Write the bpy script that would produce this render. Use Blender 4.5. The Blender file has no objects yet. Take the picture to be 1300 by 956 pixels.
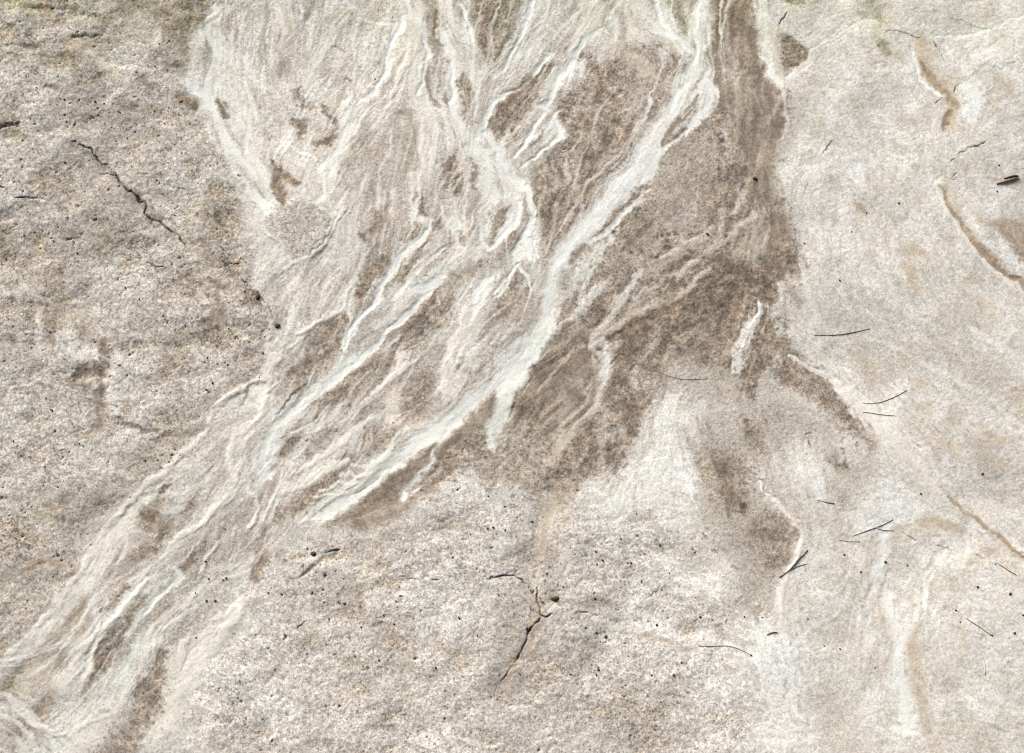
import math
import numpy as np

# ------------------------------------------------------------------ scale, slope, camera
S = 1.8 / 1300.0            # metres on the ground per drawing unit
TILT = math.radians(20.0)   # the slope rises away from the viewer
LEAN = math.radians(14.0)   # viewing direction away from the slope's normal
DIST = 3.0
CELL = 1.15                 # fine cell, drawing units
rng = np.random.default_rng(7)

# in slope coordinates (u right, v uphill, n out of the ground)
_dir = np.array([0.0, -math.sin(LEAN), math.cos(LEAN)])      # ground centre -> camera
_fwd = -_dir
_right = np.array([1.0, 0.0, 0.0])
_up = np.cross(_right, _fwd)

def to_ground(px, py):
    """photo position -> ground drawing units (gx right, gy down the slope)"""
    r = _fwd + _right * ((px - 650.0) / 650.0 * 0.3) + _up * ((478.0 - py) / 650.0 * 0.3)
    c = _dir * DIST
    t = -c[2] / r[2]
    p = c + r * t
    return p[0] / S + 650.0, 478.0 - p[1] / S

# ------------------------------------------------------------------ grid (fine in the middle, growing outwards)
def axis(lo, hi):
    mid = np.arange(lo, hi + CELL, CELL)
    out, step, a = [], CELL, 0.0
    while a < 26000.0:
        step *= 1.13
        a += step
        out.append(a)
    out = np.array(out)
    return np.concatenate([lo - out[::-1], mid, mid[-1] + out]).astype(np.float64), len(out), len(mid)

AX, NXO, NXM = axis(-110.0, 1410.0)
AY, NYO, NYM = axis(-150.0, 1080.0)
NX, NY = len(AX), len(AY)
FX = slice(NXO, NXO + NXM)
FY = slice(NYO, NYO + NYM)
X, Y = np.meshgrid(AX, AY)
X = X.astype(np.float32); Y = Y.astype(np.float32)

# ------------------------------------------------------------------ noise
def vnoise(x, y, scale, seed, ax=1.0, ay=1.0):
    r = np.random.default_rng(seed).standard_normal((512, 512)).astype(np.float32)
    fx = x / (scale * ax) + 171.3; fy = y / (scale * ay) + 93.7
    ix = np.floor(fx); iy = np.floor(fy)
    tx = (fx - ix).astype(np.float32); ty = (fy - iy).astype(np.float32)
    tx = tx * tx * tx * (tx * (tx * 6 - 15) + 10); ty = ty * ty * ty * (ty * (ty * 6 - 15) + 10)
    ix = ix.astype(np.int64) & 511; iy = iy.astype(np.int64) & 511
    jx = (ix + 1) & 511; jy = (iy + 1) & 511
    a = r[iy, ix]; b = r[iy, jx]; c = r[jy, ix]; d = r[jy, jx]
    return (a + (b - a) * tx) * (1 - ty) + (c + (d - c) * tx) * ty

def fbm(x, y, scale, seed, octs=4, gain=0.55, ax=1.0, ay=1.0):
    s = 0; amp = 1.0; tot = 0.0
    for o in range(octs):
        s = s + vnoise(x, y, scale / 2 ** o, seed + 31 * o, ax, ay) * amp
        tot += amp * amp; amp *= gain
    return s / math.sqrt(tot) * 1.6

def blur(a, sig):
    n = max(1, int(3 * sig)); k = np.exp(-0.5 * (np.arange(-n, n + 1) / sig) ** 2); k /= k.sum()
    for axn in (0, 1):
        p = np.pad(a, [(n, n) if i == axn else (0, 0) for i in (0, 1)], mode='wrap')
        o = np.zeros_like(a)
        for i, w in enumerate(k):
            o += w * (p[i:i + a.shape[0]] if axn == 0 else p[:, i:i + a.shape[1]])
        a = o
    return a

def unit(a): return (a - a.mean()) / (a.std() + 1e-9)
def sstep(t):
    t = np.clip(t, 0, 1); return t * t * (3 - 2 * t)

def full(a, fill=0.0):
    o = np.full((NY, NX), fill, np.float32); o[FY, FX] = a; return o

G1 = full(unit(blur(rng.standard_normal((NYM, NXM)).astype(np.float32), 0.75)))
G2 = full(unit(blur(rng.standard_normal((NYM, NXM)).astype(np.float32), 1.5)))
G3 = full(unit(blur(rng.standard_normal((NYM, NXM)).astype(np.float32), 3.2)))
WX = fbm(X, Y, 30, 11, 5, 0.62) * 1.7
WY = fbm(X, Y, 30, 12, 5, 0.62) * 1.7
XW = X + WX; YW = Y + WY

# ------------------------------------------------------------------ drawing: strokes and patches
def parse(txt, wdef=8.0):
    pts = []
    for tok in txt.split():
        v = [float(q) for q in tok.split(',')]
        gx, gy = to_ground(v[0], v[1])
        pts.append((gx, gy, v[2] if len(v) > 2 else (pts[-1][2] if pts else wdef)))
    return np.array(pts)

def smooth_line(p, step=7.0, closed=False):
    n = len(p)
    if n < 2: return p
    out = []
    rngi = range(n if closed else n - 1)
    for i in rngi:
        if closed:
            p0, p1, p2, p3 = p[i - 1], p[i], p[(i + 1) % n], p[(i + 2) % n]
        else:
            p0, p1, p2, p3 = p[max(i - 1, 0)], p[i], p[i + 1], p[min(i + 2, n - 1)]
        k = max(1, int(math.hypot(p2[0] - p1[0], p2[1] - p1[1]) / step))
        for j in range(k):
            t = j / k
            c = 0.5 * ((2 * p1) + (p2 - p0) * t + (2 * p0 - 5 * p1 + 4 * p2 - p3) * t * t + (3 * p1 - p0 - 3 * p2 + p3) * t ** 3)
            out.append(c)
    if not closed: out.append(p[-1])
    return np.array(out)

def window(x0, x1, y0, y1):
    i0 = max(0, np.searchsorted(AX, x0) - 1); i1 = min(NX, np.searchsorted(AX, x1) + 1)
    j0 = max(0, np.searchsorted(AY, y0) - 1); j1 = min(NY, np.searchsorted(AY, y1) + 1)
    return slice(j0, j1), slice(i0, i1)

def dist_line(p, reach, closed=False, warp=1.0):
    """distance to a polyline and its half width there, inside a window round it"""
    m = reach + 12
    wy, wx = window(p[:, 0].min() - m, p[:, 0].max() + m, p[:, 1].min() - m, p[:, 1].max() + m)
    gx = X[wy, wx] + WX[wy, wx] * warp; gy = Y[wy, wx] + WY[wy, wx] * warp
    D = np.full(gx.shape, 1e6, np.float32); W = np.ones(gx.shape, np.float32)
    n = len(p)
    if n == 1:
        return wy, wx, np.hypot(gx - p[0, 0], gy - p[0, 1]), W * p[0, 2] * 0.5
    ox, oy = wx.start, wy.start
    for i in range(n if closed else n - 1):
        a = p[i]; b = p[(i + 1) % n]
        sy, sx = window(min(a[0], b[0]) - m, max(a[0], b[0]) + m, min(a[1], b[1]) - m, max(a[1], b[1]) + m)
        sy = slice(max(sy.start - oy, 0), max(sy.stop - oy, 0)); sx = slice(max(sx.start - ox, 0), max(sx.stop - ox, 0))
        qx = gx[sy, sx] - a[0]; qy = gy[sy, sx] - a[1]
        ex, ey = b[0] - a[0], b[1] - a[1]; L = ex * ex + ey * ey + 1e-9
        t = np.clip((qx * ex + qy * ey) / L, 0, 1)
        d = np.hypot(qx - ex * t, qy - ey * t)
        cur = D[sy, sx]; nw = d < cur
        cur[nw] = d[nw]
        ww = W[sy, sx]; wv = (a[2] + (b[2] - a[2]) * t) * 0.5
        ww[nw] = wv[nw]
    return wy, wx, D, W

def inside(p, gx, gy):
    c = np.zeros(gx.shape, bool); n = len(p); j = n - 1
    for i in range(n):
        xi, yi, xj, yj = p[i, 0], p[i, 1], p[j, 0], p[j, 1]
        if yi != yj:
            c ^= ((yi > gy) != (yj > gy)) & (gx < (xj - xi) * (gy - yi) / (yj - yi) + xi)
        j = i
    return c

def C(r, g, b): return np.array([r, g, b], np.float32) / 255.0
# deposits: colour, grain strength, fibre strength, relief (drawing units)
KIND = {
    'w': (C(235, 233, 226), 0.20, 0.35, -0.5),   # white silt
    'g': (C(225, 226, 217), 0.35, 0.55, -0.3),   # greenish white silt
    'c': (C(230, 222, 210), 0.30, 0.55, 0.5),    # cream crust
    'p': (C(224, 217, 208), 0.50, 0.75, 0.3),    # pale silt
    'M': (C(203, 195, 185), 0.75, 0.75, 0.0),    # flow bed
    'P': (C(238, 234, 228), 0.50, 0.50, 0.5),    # bright bloom
    't': (C(188, 169, 146), 0.45, 0.60, -0.3),   # tan stain
    'l': (C(208, 194, 177), 0.45, 0.60, 0.2),    # light tan
    'T': (C(167, 148, 127), 0.55, 0.50, -0.5),   # deep tan stain
    'm': (C(177, 165, 152), 0.85, 0.60, 0.0),    # mid grey-brown sand
    'd': (C(147, 132, 117), 1.15, 0.45, 0.0),    # dark coarse sand
    's': (C(146, 131, 116), 0.55, 0.60, -0.3),   # dark smooth mud
    'D': (C(120, 103, 87), 1.0, 0.40, -0.4),     # darkest mud, also the core of painted overhang shadow
    'b': (C(138, 122, 106), 0.9, 0.40, -0.6),     # brown damp blotch
    'o': (C(150, 142, 120), 0.9, 0.35, -0.6),    # olive damp, also shadow painted under lumps
    'y': (C(189, 180, 169), 1.0, 0.35, 0.0),     # dry grey bank
    'k': (C(58, 51, 44), 0.5, 0.0, -3.2),        # crack, with the shade of its depth painted in
    'K': (C(72, 63, 55), 0.5, 0.0, -1.0),         # fine crack, its inner shade also in the colour
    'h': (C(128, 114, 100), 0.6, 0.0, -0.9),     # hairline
}

COL = np.zeros((NY, NX, 3), np.float32)
GA = np.zeros((NY, NX), np.float32)      # grain
FA = np.zeros((NY, NX), np.float32)      # fibre
HT = np.zeros((NY, NX), np.float32)      # relief
ID = np.zeros((NY, NX), np.int8)         # which named surface
WET = np.zeros((NY, NX), np.float32)

JR = np.random.default_rng(77)
def lay(wy, wx, m, kind, op, h=None, mh=None):
    c, ga, fa, hh = KIND[kind]
    if h is not None: hh = h
    mm = m * op
    COL[wy, wx] += (c - COL[wy, wx]) * mm[..., None]
    GA[wy, wx] += (ga - GA[wy, wx]) * mm
    FA[wy, wx] += (fa - FA[wy, wx]) * mm
    HT[wy, wx] += hh * (mm if mh is None else mh * op)

def stroke(kind, txt, op=0.9, soft=0.6, rough=0.7, warp=1.0, h=None, sid=0, wdef=8.0, jit=0.0):
    p = smooth_line(parse(txt, wdef) if isinstance(txt, str) else txt, 3.5 if jit else 7.0)
    if jit:
        p[:, :2] += JR.normal(0, jit, (len(p), 2)); q_ = JR.normal(0, 1, len(p)); q_ = q_ + 0.7 * np.roll(q_, 1); p[:, 2] *= np.clip(0.80 + 0.50 * q_, 0.10, 2.0); p[0, 2] *= 0.4; p[-1, 2] *= 0.3
    if kind in 'wcpg': p[:, 2] *= 1.13
    reach = p[:, 2].max() * 0.5 * (1 + soft) + 4
    wy, wx, D, W = dist_line(p, reach, warp=warp)
    if kind in GRAINY:
        T = 1.15 * GR[wy, wx] + 0.35 * TEX[wy, wx]; soft = soft * 1.05; op = min(op * 1.5, 1.0)
    else:
        T = TEX[wy, wx]; op = min(op * 1.22, 1.0)
    m = sstep(0.5 + (W - D) / (W * soft * 2 + (0.5 if jit else 1.0)) + rough * T * 0.28)
    cut = np.clip((W * (1 + soft * 1.6) + 3 - D) / 3, 0, 1)
    m = m * cut
    if jit: m = np.clip((W - D) / 1.15 + 0.5, 0, 1)
    mh = m if jit else sstep(0.5 + (W - D) / (W * soft * 2 + 1.0)) * cut
    lay(wy, wx, m, kind, op, h=h, mh=mh)
    if sid: ID[wy, wx][m * op > 0.5] = sid
    return wy, wx, m

def patch(kind, txt, op=0.9, soft=10.0, rough=0.8, warp=1.6, h=None, sid=0, col=None):
    p = smooth_line(parse(txt), 12.0, closed=True)
    wy, wx, D, W = dist_line(p, soft * 2 + 6, closed=True, warp=warp)
    ins = inside(p, X[wy, wx] + WX[wy, wx] * warp, Y[wy, wx] + WY[wy, wx] * warp)
    sd = np.where(ins, D, -D)
    T = 1.2 * GR[wy, wx] + 0.4 * TEX[wy, wx] if kind in GRAINY else TEX[wy, wx]
    m = sstep(0.5 + sd / (2 * soft) + rough * T * 0.25 * np.exp(-np.abs(sd) / (soft * 2)))
    lay(wy, wx, m, kind, op, h=h, mh=sstep(0.5 + sd / (2 * soft)))
    if sid: ID[wy, wx][m * op > 0.5] = sid
    return wy, wx, m

# ------------------------------------------------------------------ the run of the flow (streak directions)
FLOW = [l for l in '''
888,0 886,60 870,115 838,170 810,215 770,267 735,310 705,345 695,385 680,430 640,480 590,525 545,560 505,590 460,625 400,660
524,0 520,40 487,99 459,128 435,180 417,225 408,300 370,340 345,400
540,30 545,120 540,200 520,300 490,360 440,430
571,65 580,141 608,180 655,228 665,280 655,330 620,400 580,470
674,0 650,71 610,167
766,0 731,68 690,141 656,194
832,0 849,37 880,70
935,0 935,120 930,220 900,300 820,346 770,400
975,20 985,120 990,200 1000,300 1000,400
260,30 265,110 300,205 340,250
360,20 350,80 330,160
480,0 440,80 420,140 390,230
595,34 600,110 590,200 547,283 500,341 440,430
638,260 600,320 540,390 480,460 400,540 330,620
625,351 580,450 500,540 420,610 340,690
440,430 398,503 346,550 300,620 230,700 150,800 100,870
335,482 275,522 214,592 146,650 105,745 34,820 -60,850
325,560 250,690 170,780 80,880
306,763 248,828 200,890
773,440 768,482 731,542 703,592 690,660 684,745 656,836
797,361 760,424 720,500 660,580
870,314 800,360 740,420 700,480
891,356 797,406 700,500 620,590
960,388 935,443 930,480
1004,451 1072,495 1130,556 1208,634 1300,705
970,624 1010,666 1002,726 991,797 1000,870
1195,236 1219,286 1255,328 1297,364
1169,50 1180,100 1214,131 1198,167 1200,230
1117,705 1091,779 1080,860
1127,732 1138,807 1148,865
1193,705 1159,792 1143,860
850,480 830,560 790,640
905,560 920,640 965,720
1085,34 1028,65 997,101
1060,120 1110,220 1160,330 1230,430
1060,300 1090,400 1160,500 1230,570
1000,560 1020,640
'''.strip().split('\n')]
STEP = 4
cgx = AX[FX][::STEP]; cgy = AY[FY][::STEP]
CX, CY = np.meshgrid(cgx, cgy)
ta = np.zeros(CX.shape); tb = np.zeros(CX.shape); tw = np.zeros(CX.shape)
def addflow(x, y, dx, dy, sig, wgt=1.0):
    global ta, tb, tw
    w = wgt * np.exp(-((CX - x) ** 2 + (CY - y) ** 2) / (2 * sig * sig))
    a2 = 2 * math.atan2(dy, dx)
    ta += w * math.cos(a2); tb += w * math.sin(a2); tw += w
for l in FLOW:
    p = smooth_line(parse(l), 16.0)
    for i in range(len(p) - 1):
        addflow((p[i, 0] + p[i + 1, 0]) / 2, (p[i, 1] + p[i + 1, 1]) / 2, p[i + 1, 0] - p[i, 0], p[i + 1, 1] - p[i, 1], 16.0)
for (x, y, a) in [(60, 60, 8), (160, 150, 12), (60, 250, 5), (180, 300, 10), (80, 420, 60), (200, 430, 5), (60, 560, 20), (200, 520, -10),
                  (120, 620, 10), (40, 740, 30), (500, 760, -15), (420, 820, -20), (600, 700, -8), (780, 720, 5), (860, 800, 12),
                  (1080, 760, -5), (1240, 760, 12), (1080, 160, -12), (1080, 60, -20), (1250, 60, -15), (1260, 560, -15), (750, 830, 15), (500, 880, -15)]:
    gx, gy = to_ground(x, y)
    addflow(gx, gy, math.cos(math.radians(a)), math.sin(math.radians(a)), 60.0, 0.6)
nz = fbm(CX, CY, 90, 55, 3)
ang = 0.5 * np.arctan2(tb + 1e-4 * np.sin(2 * nz), ta + 1e-4 * np.cos(2 * nz)) + 0.30 * fbm(CX, CY, 45, 56, 3) * 0.6
def upsample(a):
    jy = np.clip(np.arange(NYM) / STEP, 0, a.shape[0] - 1.001); jx = np.clip(np.arange(NXM) / STEP, 0, a.shape[1] - 1.001)
    iy = jy.astype(int); ix = jx.astype(int); ty = (jy - iy)[:, None]; tx = (jx - ix)[None, :]
    A = a[iy][:, ix]; B = a[iy][:, ix + 1]; Cc = a[iy + 1][:, ix]; Dd = a[iy + 1][:, ix + 1]
    return (A + (B - A) * tx) * (1 - ty) + (Cc + (Dd - Cc) * tx) * ty
vx = upsample(np.cos(2 * ang)); vy = upsample(np.sin(2 * ang))
aa = 0.5 * np.arctan2(vy, vx); DX = np.cos(aa).astype(np.float32); DY = np.sin(aa).astype(np.float32)

def lic(src, steps, h=1.0):
    jj, ii = np.meshgrid(np.arange(NYM, dtype=np.float32), np.arange(NXM, dtype=np.float32), indexing='ij')
    acc = src.copy(); wsum = 1.0
    for sgn in (1.0, -1.0):
        px = ii.copy(); py = jj.copy(); pdx = DX * sgn; pdy = DY * sgn
        for s in range(steps):
            px += pdx * h; py += pdy * h
            a = np.clip(px + 0.5, 0, NXM - 1).astype(np.int32); b = np.clip(py + 0.5, 0, NYM - 1).astype(np.int32)
            idx = b * NXM + a
            nx = DX.ravel()[idx]; ny = DY.ravel()[idx]
            flip = np.where(nx * pdx + ny * pdy < 0, -1.0, 1.0).astype(np.float32)
            pdx = nx * flip; pdy = ny * flip
            w = 1.0 - s / steps
            acc += src.ravel()[idx] * w; wsum += w
    return unit(acc / wsum)
_n1 = blur(rng.standard_normal((NYM, NXM)).astype(np.float32), 0.8)
_n2 = blur(rng.standard_normal((NYM, NXM)).astype(np.float32), 2.4)
F1 = full(lic(_n1, 10)); F2 = full(lic(_n2, 26))
F3 = full(lic(blur(rng.standard_normal((NYM, NXM)).astype(np.float32), 5.5), 45))
TEX = 0.50 * F2 + 0.50 * F1 + 0.35 * G2 + 0.25 * G1
GR = 0.65 * G1 + 0.60 * G2 + 0.35 * G3
GRAINY = 'dbmoDyhTk'
CAL = 1.0
# ------------------------------------------------------------------ the surfaces
# base: pale dry silt
COL[:] = C(215, 208, 199)
GA[:] = 0.55; FA[:] = 0.6
n_a = fbm(X, Y, 150, 201, 4); n_b = fbm(X, Y, 46, 202, 4); n_c = fbm(X, Y, 16, 203, 3)
COL += (C(226, 220, 213) - C(215, 208, 199)) * np.clip(n_b * 0.25 + 0.12 * n_a + 0.25 * n_c, -1.3, 1.3)[..., None]
COL += (C(196, 178, 158) - C(215, 208, 199)) * (np.clip(fbm(XW, YW, 26, 204, 5, 0.7) - 0.6 + 0.25 * GR, 0, 1.2) * 0.20)[..., None]
# dry grey bank on the left
LEFT = patch('y', '-900,-900 296,-900 300,-110 289,-12 262,24 248,38 238,70 232,100 250,138 275,186 298,225 308,262 316,300 322,325 330,372 338,395 350,405 348,440 342,470 330,487 290,500 275,520 255,553 216,606 180,635 145,660 122,690 108,715 80,745 40,798 8,826 -60,850 -900,1100', 1.0, 5, 0.9, 1.8, h=0.6)
BANK = np.zeros((NY, NX), np.float32); BANK[LEFT[0], LEFT[1]] = LEFT[2]
# dry grey sand at the foot
LOW = patch('y', '300,1200 250,900 275,830 300,790 330,740 352,706 390,685 440,672 500,650 560,622 620,622 690,634 720,632 770,655 850,668 880,690 905,720 930,770 935,810 925,860 950,910 940,1200', 0.9, 24, 1.2, 2.5, h=1.0)
BANK[LOW[0], LOW[1]] = np.maximum(BANK[LOW[0], LOW[1]], LOW[2] * 0.8)
COL += (C(203, 195, 188) - C(190, 181, 171)) * (BANK * 0.12)[..., None]
COL[LOW[0], LOW[1]] += (C(206, 197, 188) - C(192, 183, 173)) * (LOW[2] * 1.05)[..., None]
# braided flow in the middle
MID = patch('M', '300,-900 960,-900 940,0 900,120 720,320 690,420 600,520 500,600 420,665 360,690 325,735 285,790 230,860 200,920 150,1100 -600,1400 -80,850 20,832 70,780 108,725 124,692 150,660 216,612 262,550 290,505 332,490 346,470 350,430 348,404 335,380 352,354 372,335 392,326 412,308 424,285 424,250 412,215 330,262 308,250 250,130 240,70 255,35', 0.55, 10, 0.9, 1.4, h=-1.0)
# bank islands and tints
patch('y', '343,264 362,256 385,254 408,258 420,276 414,298 398,320 374,329 352,318 341,298', 0.9, 4, 0.8, h=1.2)
patch('y', '250,20 300,-30 330,-30 320,40 312,80 330,120 300,130 268,100', 0.35, 12)
patch('o', '-60,-60 280,-60 262,14 225,34 150,18 80,-4 -20,6', 0.5, 16, 0.9)
patch('m', '125,12 240,2 255,22 232,62 205,88 180,60 140,46', 0.45, 14, 1.0)
mott = fbm(XW, YW, 42, 210, 4, 0.6, 1.4, 0.9); mot2 = fbm(XW, YW, 13, 211, 3, 0.6, 1.4, 0.9)
dk = np.clip(mott * 0.75 + mot2 * 0.5 - 0.15, 0, 1.6) * BANK
COL += (C(152, 138, 121) - C(195, 186, 176)) * (np.clip(dk * (0.55 + 0.50 * GR), -0.1, 1.05) * 0.78)[..., None]
big = fbm(XW, YW, 95, 215, 3)
COL += (C(206, 200, 193) - C(182, 172, 160)) * (np.clip(big, -1.3, 1.3) * 0.20 * BANK)[..., None]
lt = np.clip(-mott * 0.7 + mot2 * 0.4 - 0.1, 0, 1.3) * BANK
COL += (C(218, 212, 206) - C(195, 186, 176)) * (np.clip(lt * (0.6 + 0.4 * GR), 0, 1.2) * 0.20)[..., None]
GA += dk * 0.25

# dark sand and mud in the middle
patch('d', '596,-40 672,-40 668,5 655,35 640,75 626,100 614,80 604,40', 0.9, 7)
patch('d', '612,160 618,138 635,124 660,100 688,74 708,74 694,108 676,140 655,176 645,192 630,182', 0.95, 6)
patch('d', '735,60 770,72 800,56 850,52 872,85 852,130 826,160 800,205 765,245 735,283 715,310 690,338 684,300 668,250 680,215 700,190 716,170 712,148 704,130 720,95', 0.9, 9)
patch('p', '795,60 850,55 868,82 855,110 830,150 812,190 800,150 790,100', 0.30, 14)
patch('l', '770,50 800,62 830,85 822,96 790,76 765,70', 0.6, 7)
MUD = patch('d', '898,-60 962,-60 966,40 976,90 992,128 1000,162 985,190 982,228 990,256 1001,280 1016,316 1020,345 1006,366 994,392 992,430 1006,456 1045,480 1070,503 1086,530 1072,540 1040,518 1010,498 985,490 960,508 945,490 905,470 862,462 832,500 802,545 790,590 760,608 735,616 712,630 690,632 640,618 600,602 560,612 520,640 480,660 440,672 414,670 430,655 470,620 540,575 600,510 640,470 690,390 705,340 760,282 832,206 880,150 904,110 900,40', 0.92, 11, 1.3, 1.5, h=-0.5)
ID[MUD[0], MUD[1]][MUD[2] > 0.5] = 2
# smooth mud on the upper right of it, paler sand in its middle
patch('s', '900,-60 958,-60 964,50 974,95 990,130 998,165 984,195 982,235 990,260 1000,285 990,320 960,330 950,300 960,260 950,220 935,180 915,140 902,110 905,60', 0.95, 14, 0.7)
patch('m', '850,170 915,180 910,240 880,285 840,305 800,335 765,350 785,300 820,240', 0.85, 12, 0.9)
patch('m', '885,90 940,60 950,120 930,170 900,150', 0.35, 14)
patch('s', '660,470 720,450 765,440 770,470 755,510 730,540 700,560 650,560 640,520', 0.85, 16, 0.8)
patch('D', '870,372 920,345 985,330 1008,350 992,390 985,430 960,470 940,440 900,420 840,420 800,430', 0.30, 16)
patch('m', '830,470 880,455 935,470 930,500 880,500 830,520', 0.5, 14)
patch('D', '905,-40 958,-40 955,10 910,18', 0.45, 12)
# dark sand hollows lower right
patch('d', '880,560 930,530 962,548 965,600 985,640 1010,668 1020,690 1005,725 990,750 960,745 930,720 905,680 890,640 875,610', 0.50, 22, 1.8)
patch('m', '895,500 945,520 990,500 1030,530 1075,575 1110,590 1090,625 1060,610 1030,570 985,560 965,600 930,560 890,560', 0.5, 16, 1.6)
patch('m', '930,480 985,500 1020,535 1000,600 985,640 965,590 950,545', 0.35, 16)
stroke('d', '952,532,10 958,550,18 966,566,8', 0.8, 0.9)
stroke('d', '912,590,30 925,600,44 930,625,34', 0.55, 1.0)
stroke('D', '926,632,14 942,640,10', 0.6, 1.0)
patch('d', '955,652 985,650 1008,675 1015,700 1000,728 975,735 958,700', 0.6, 9, 1.0)
patch('m', '940,720 985,735 985,790 945,800', 0.6, 14, 0.8)
patch('d', '995,44 1022,52 1026,72 1012,92 994,99 991,70', 0.95, 4)
stroke('o', '996,1,10 1018,2,8', 0.8, 0.7)

# bright blooms
patch('P', '868,510 880,560 872,600 880,640 860,668 800,662 740,650 760,628 795,610 815,570 835,520', 0.66, 28, 1.3)
stroke('P', '872,590,24 880,620,22', 0.8, 0.9)
patch('P', '1130,610 1180,640 1215,665 1180,672 1130,660 1095,690 1085,650 1100,630', 0.75, 14, 0.9)
stroke('P', '972,800,30 976,828,56 985,870,50 990,930,40', 0.72, 1.1, 1.4)
stroke('P', '840,720,30 880,735,50 900,740,40', 0.55, 1.2)
stroke('P', '1020,760,20 1060,770,30', 0.4, 1.2)
stroke('P', '1010,590,30 1030,610,30', 0.45, 1.2)
stroke('P', '1000,230,26 1040,215,40 1080,230,40', 0.35, 1.3)
stroke('P', '1225,110,22 1234,125,34 1230,150,20', 0.8, 0.8)
stroke('P', '1240,70,20 1280,88,30 1300,110,20', 0.5, 1.2)
stroke('P', '1150,490,14 1125,540,26 1140,560,20', 0.5, 1.2)

# fine strands of the flow: pale silt threads and darker sand between them
def strands(k):
    global COL, HT
    Z = np.full((NY, NX), 0.11, np.float32)
    Z[MID[0], MID[1]] = np.maximum(Z[MID[0], MID[1]], MID[2])
    Z *= 1 - 0.95 * np.clip(BANK, 0, 1)
    dk0 = np.clip((0.66 - COL.mean(-1)) / 0.14, 0, 1); wh0 = np.clip((COL.mean(-1) - 0.80) / 0.09, 0, 1)
    Z = np.maximum(Z, 0.85 * dk0 * (1 - np.clip(BANK, 0, 1)))
    Z *= np.clip(0.75 + 0.5 * fbm(X, Y, 60, 345, 3), 0.25, 1.2) * k
    sf = 0.62 * F3 + 0.62 * F2 + 0.30 * F1
    up = np.clip(sf - 0.25, 0, 1.5) * Z; dn = np.clip(-sf - 0.30 + 0.30 * GR, 0, 1.5) * Z
    COL += (C(230, 225, 217) - COL) * (up * (0.42 * (1 - dk0) + 0.24 * dk0))[..., None]
    COL += (C(158, 145, 131) - COL) * (dn * (0.44 * (1 - dk0)) * (1 - 0.72 * wh0))[..., None]
    COL += (C(108, 94, 80) - COL) * (dn * 0.40 * dk0)[..., None]
    lines = np.clip(1 - np.abs(0.85 * F3 + 0.45 * F2 + 0.15 * F1) * 5.5, 0, 1) * np.clip(fbm(X, Y, 40, 340, 3) * 0.8 + 0.25, 0, 1) * Z
    COL += (C(238, 235, 228) - COL) * (lines * (0.75 - 0.40 * dk0))[..., None]
    HT += lines * 0.20 + (up - dn) * 0.18
strands(0.75)

# ---- top left flow
patch('w', '262,60 290,52 305,80 310,110 325,150 345,205 352,262 330,262 305,240 288,200 262,150 246,118 236,105 252,92', 0.50, 12, 1.1)
stroke('w', '236,104,8 255,118,14 275,150,20 300,200,24 322,240,24 340,262,14', 0.85, 0.7, 0.9)
stroke('w', '285,8,10 264,24,16 268,44,22 286,62,18 306,70,10 312,80,8 318,95,8 326,106,5', 0.75, 0.8, 1.0)
stroke('c', '262,24,5 290,0,5 302,-30,5', 0.8, 0.6)
stroke('p', '320,100,20 310,140,14 318,170,10 340,190,14', 0.6, 0.9)
stroke('p', '345,0,8 352,12,9 360,26,14 366,42,10', 0.75, 0.8)
stroke('w', '344,0,4 352,12,4', 0.8, 0.7); stroke('w', '376,4,4 384,12,4', 0.8, 0.7)
stroke('l', '362,30,14 370,45,8 350,58,10', 0.7, 0.8)
stroke('w', '435,-4,4 450,6,4 461,20,4 476,25,4 500,30,4', 0.75, 0.8)
stroke('m', '380,60,30 405,75,34', 0.25, 1.2)
stroke('h', '418,56,3 436,64,3', 0.5, 0.8); stroke('h', '440,100,4 452,122,3', 0.6, 0.8)
patch('p', '350,175 372,178 395,200 416,205 412,235 395,235 380,222', 0.6, 7, 0.9)
stroke('c', '352,190,6 374,205,5 392,222,4', 0.7, 0.8); stroke('w', '372,182,5 392,196,4 404,215,4', 0.7, 0.9)
stroke('b', '345,206,8 352,222,14 357,240,16 359,258,8', 0.95, 0.45)
stroke('b', '350,215,8 364,226,12 376,234,10', 0.9, 0.5)
stroke('b', '376,114,10 382,122,16 388,134,16 396,134,10', 0.85, 0.5, 1.1)
stroke('b', '371,150,8 378,160,14 385,166,10', 0.85, 0.5, 1.0)
stroke('b', '404,182,12 414,180,16 424,172,12', 0.85, 0.6, 1.1); stroke('h', '412,140,4 425,150,5 428,164,6', 0.5, 0.9)
stroke('m', '395,160,14 415,165,14', 0.5, 0.9); stroke('b', '412,132,6 418,134,6', 0.6, 0.9)
stroke('b', '226,122,10 238,126,14 248,132,9', 0.85, 0.6); stroke('b', '276,128,9 281,136,12 287,146,8', 0.85, 0.5)
stroke('b', '176,90,6 184,102,10 190,112,8', 0.5, 0.9); stroke('b', '150,132,14 185,138,10', 0.4, 1.0)
stroke('b', '210,36,14 228,42,24 236,60,16', 0.45, 1.0); stroke('b', '212,76,10 224,84,10', 0.45, 1.0)
stroke('t', '85,60,6 110,62,9 138,64,5', 0.55, 0.9); stroke('l', '115,70,8 140,88,8 170,110,5 182,118,4', 0.6, 0.8)
stroke('c', '112,68,4 140,80,6 170,86,5', 0.5, 0.9)
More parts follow.
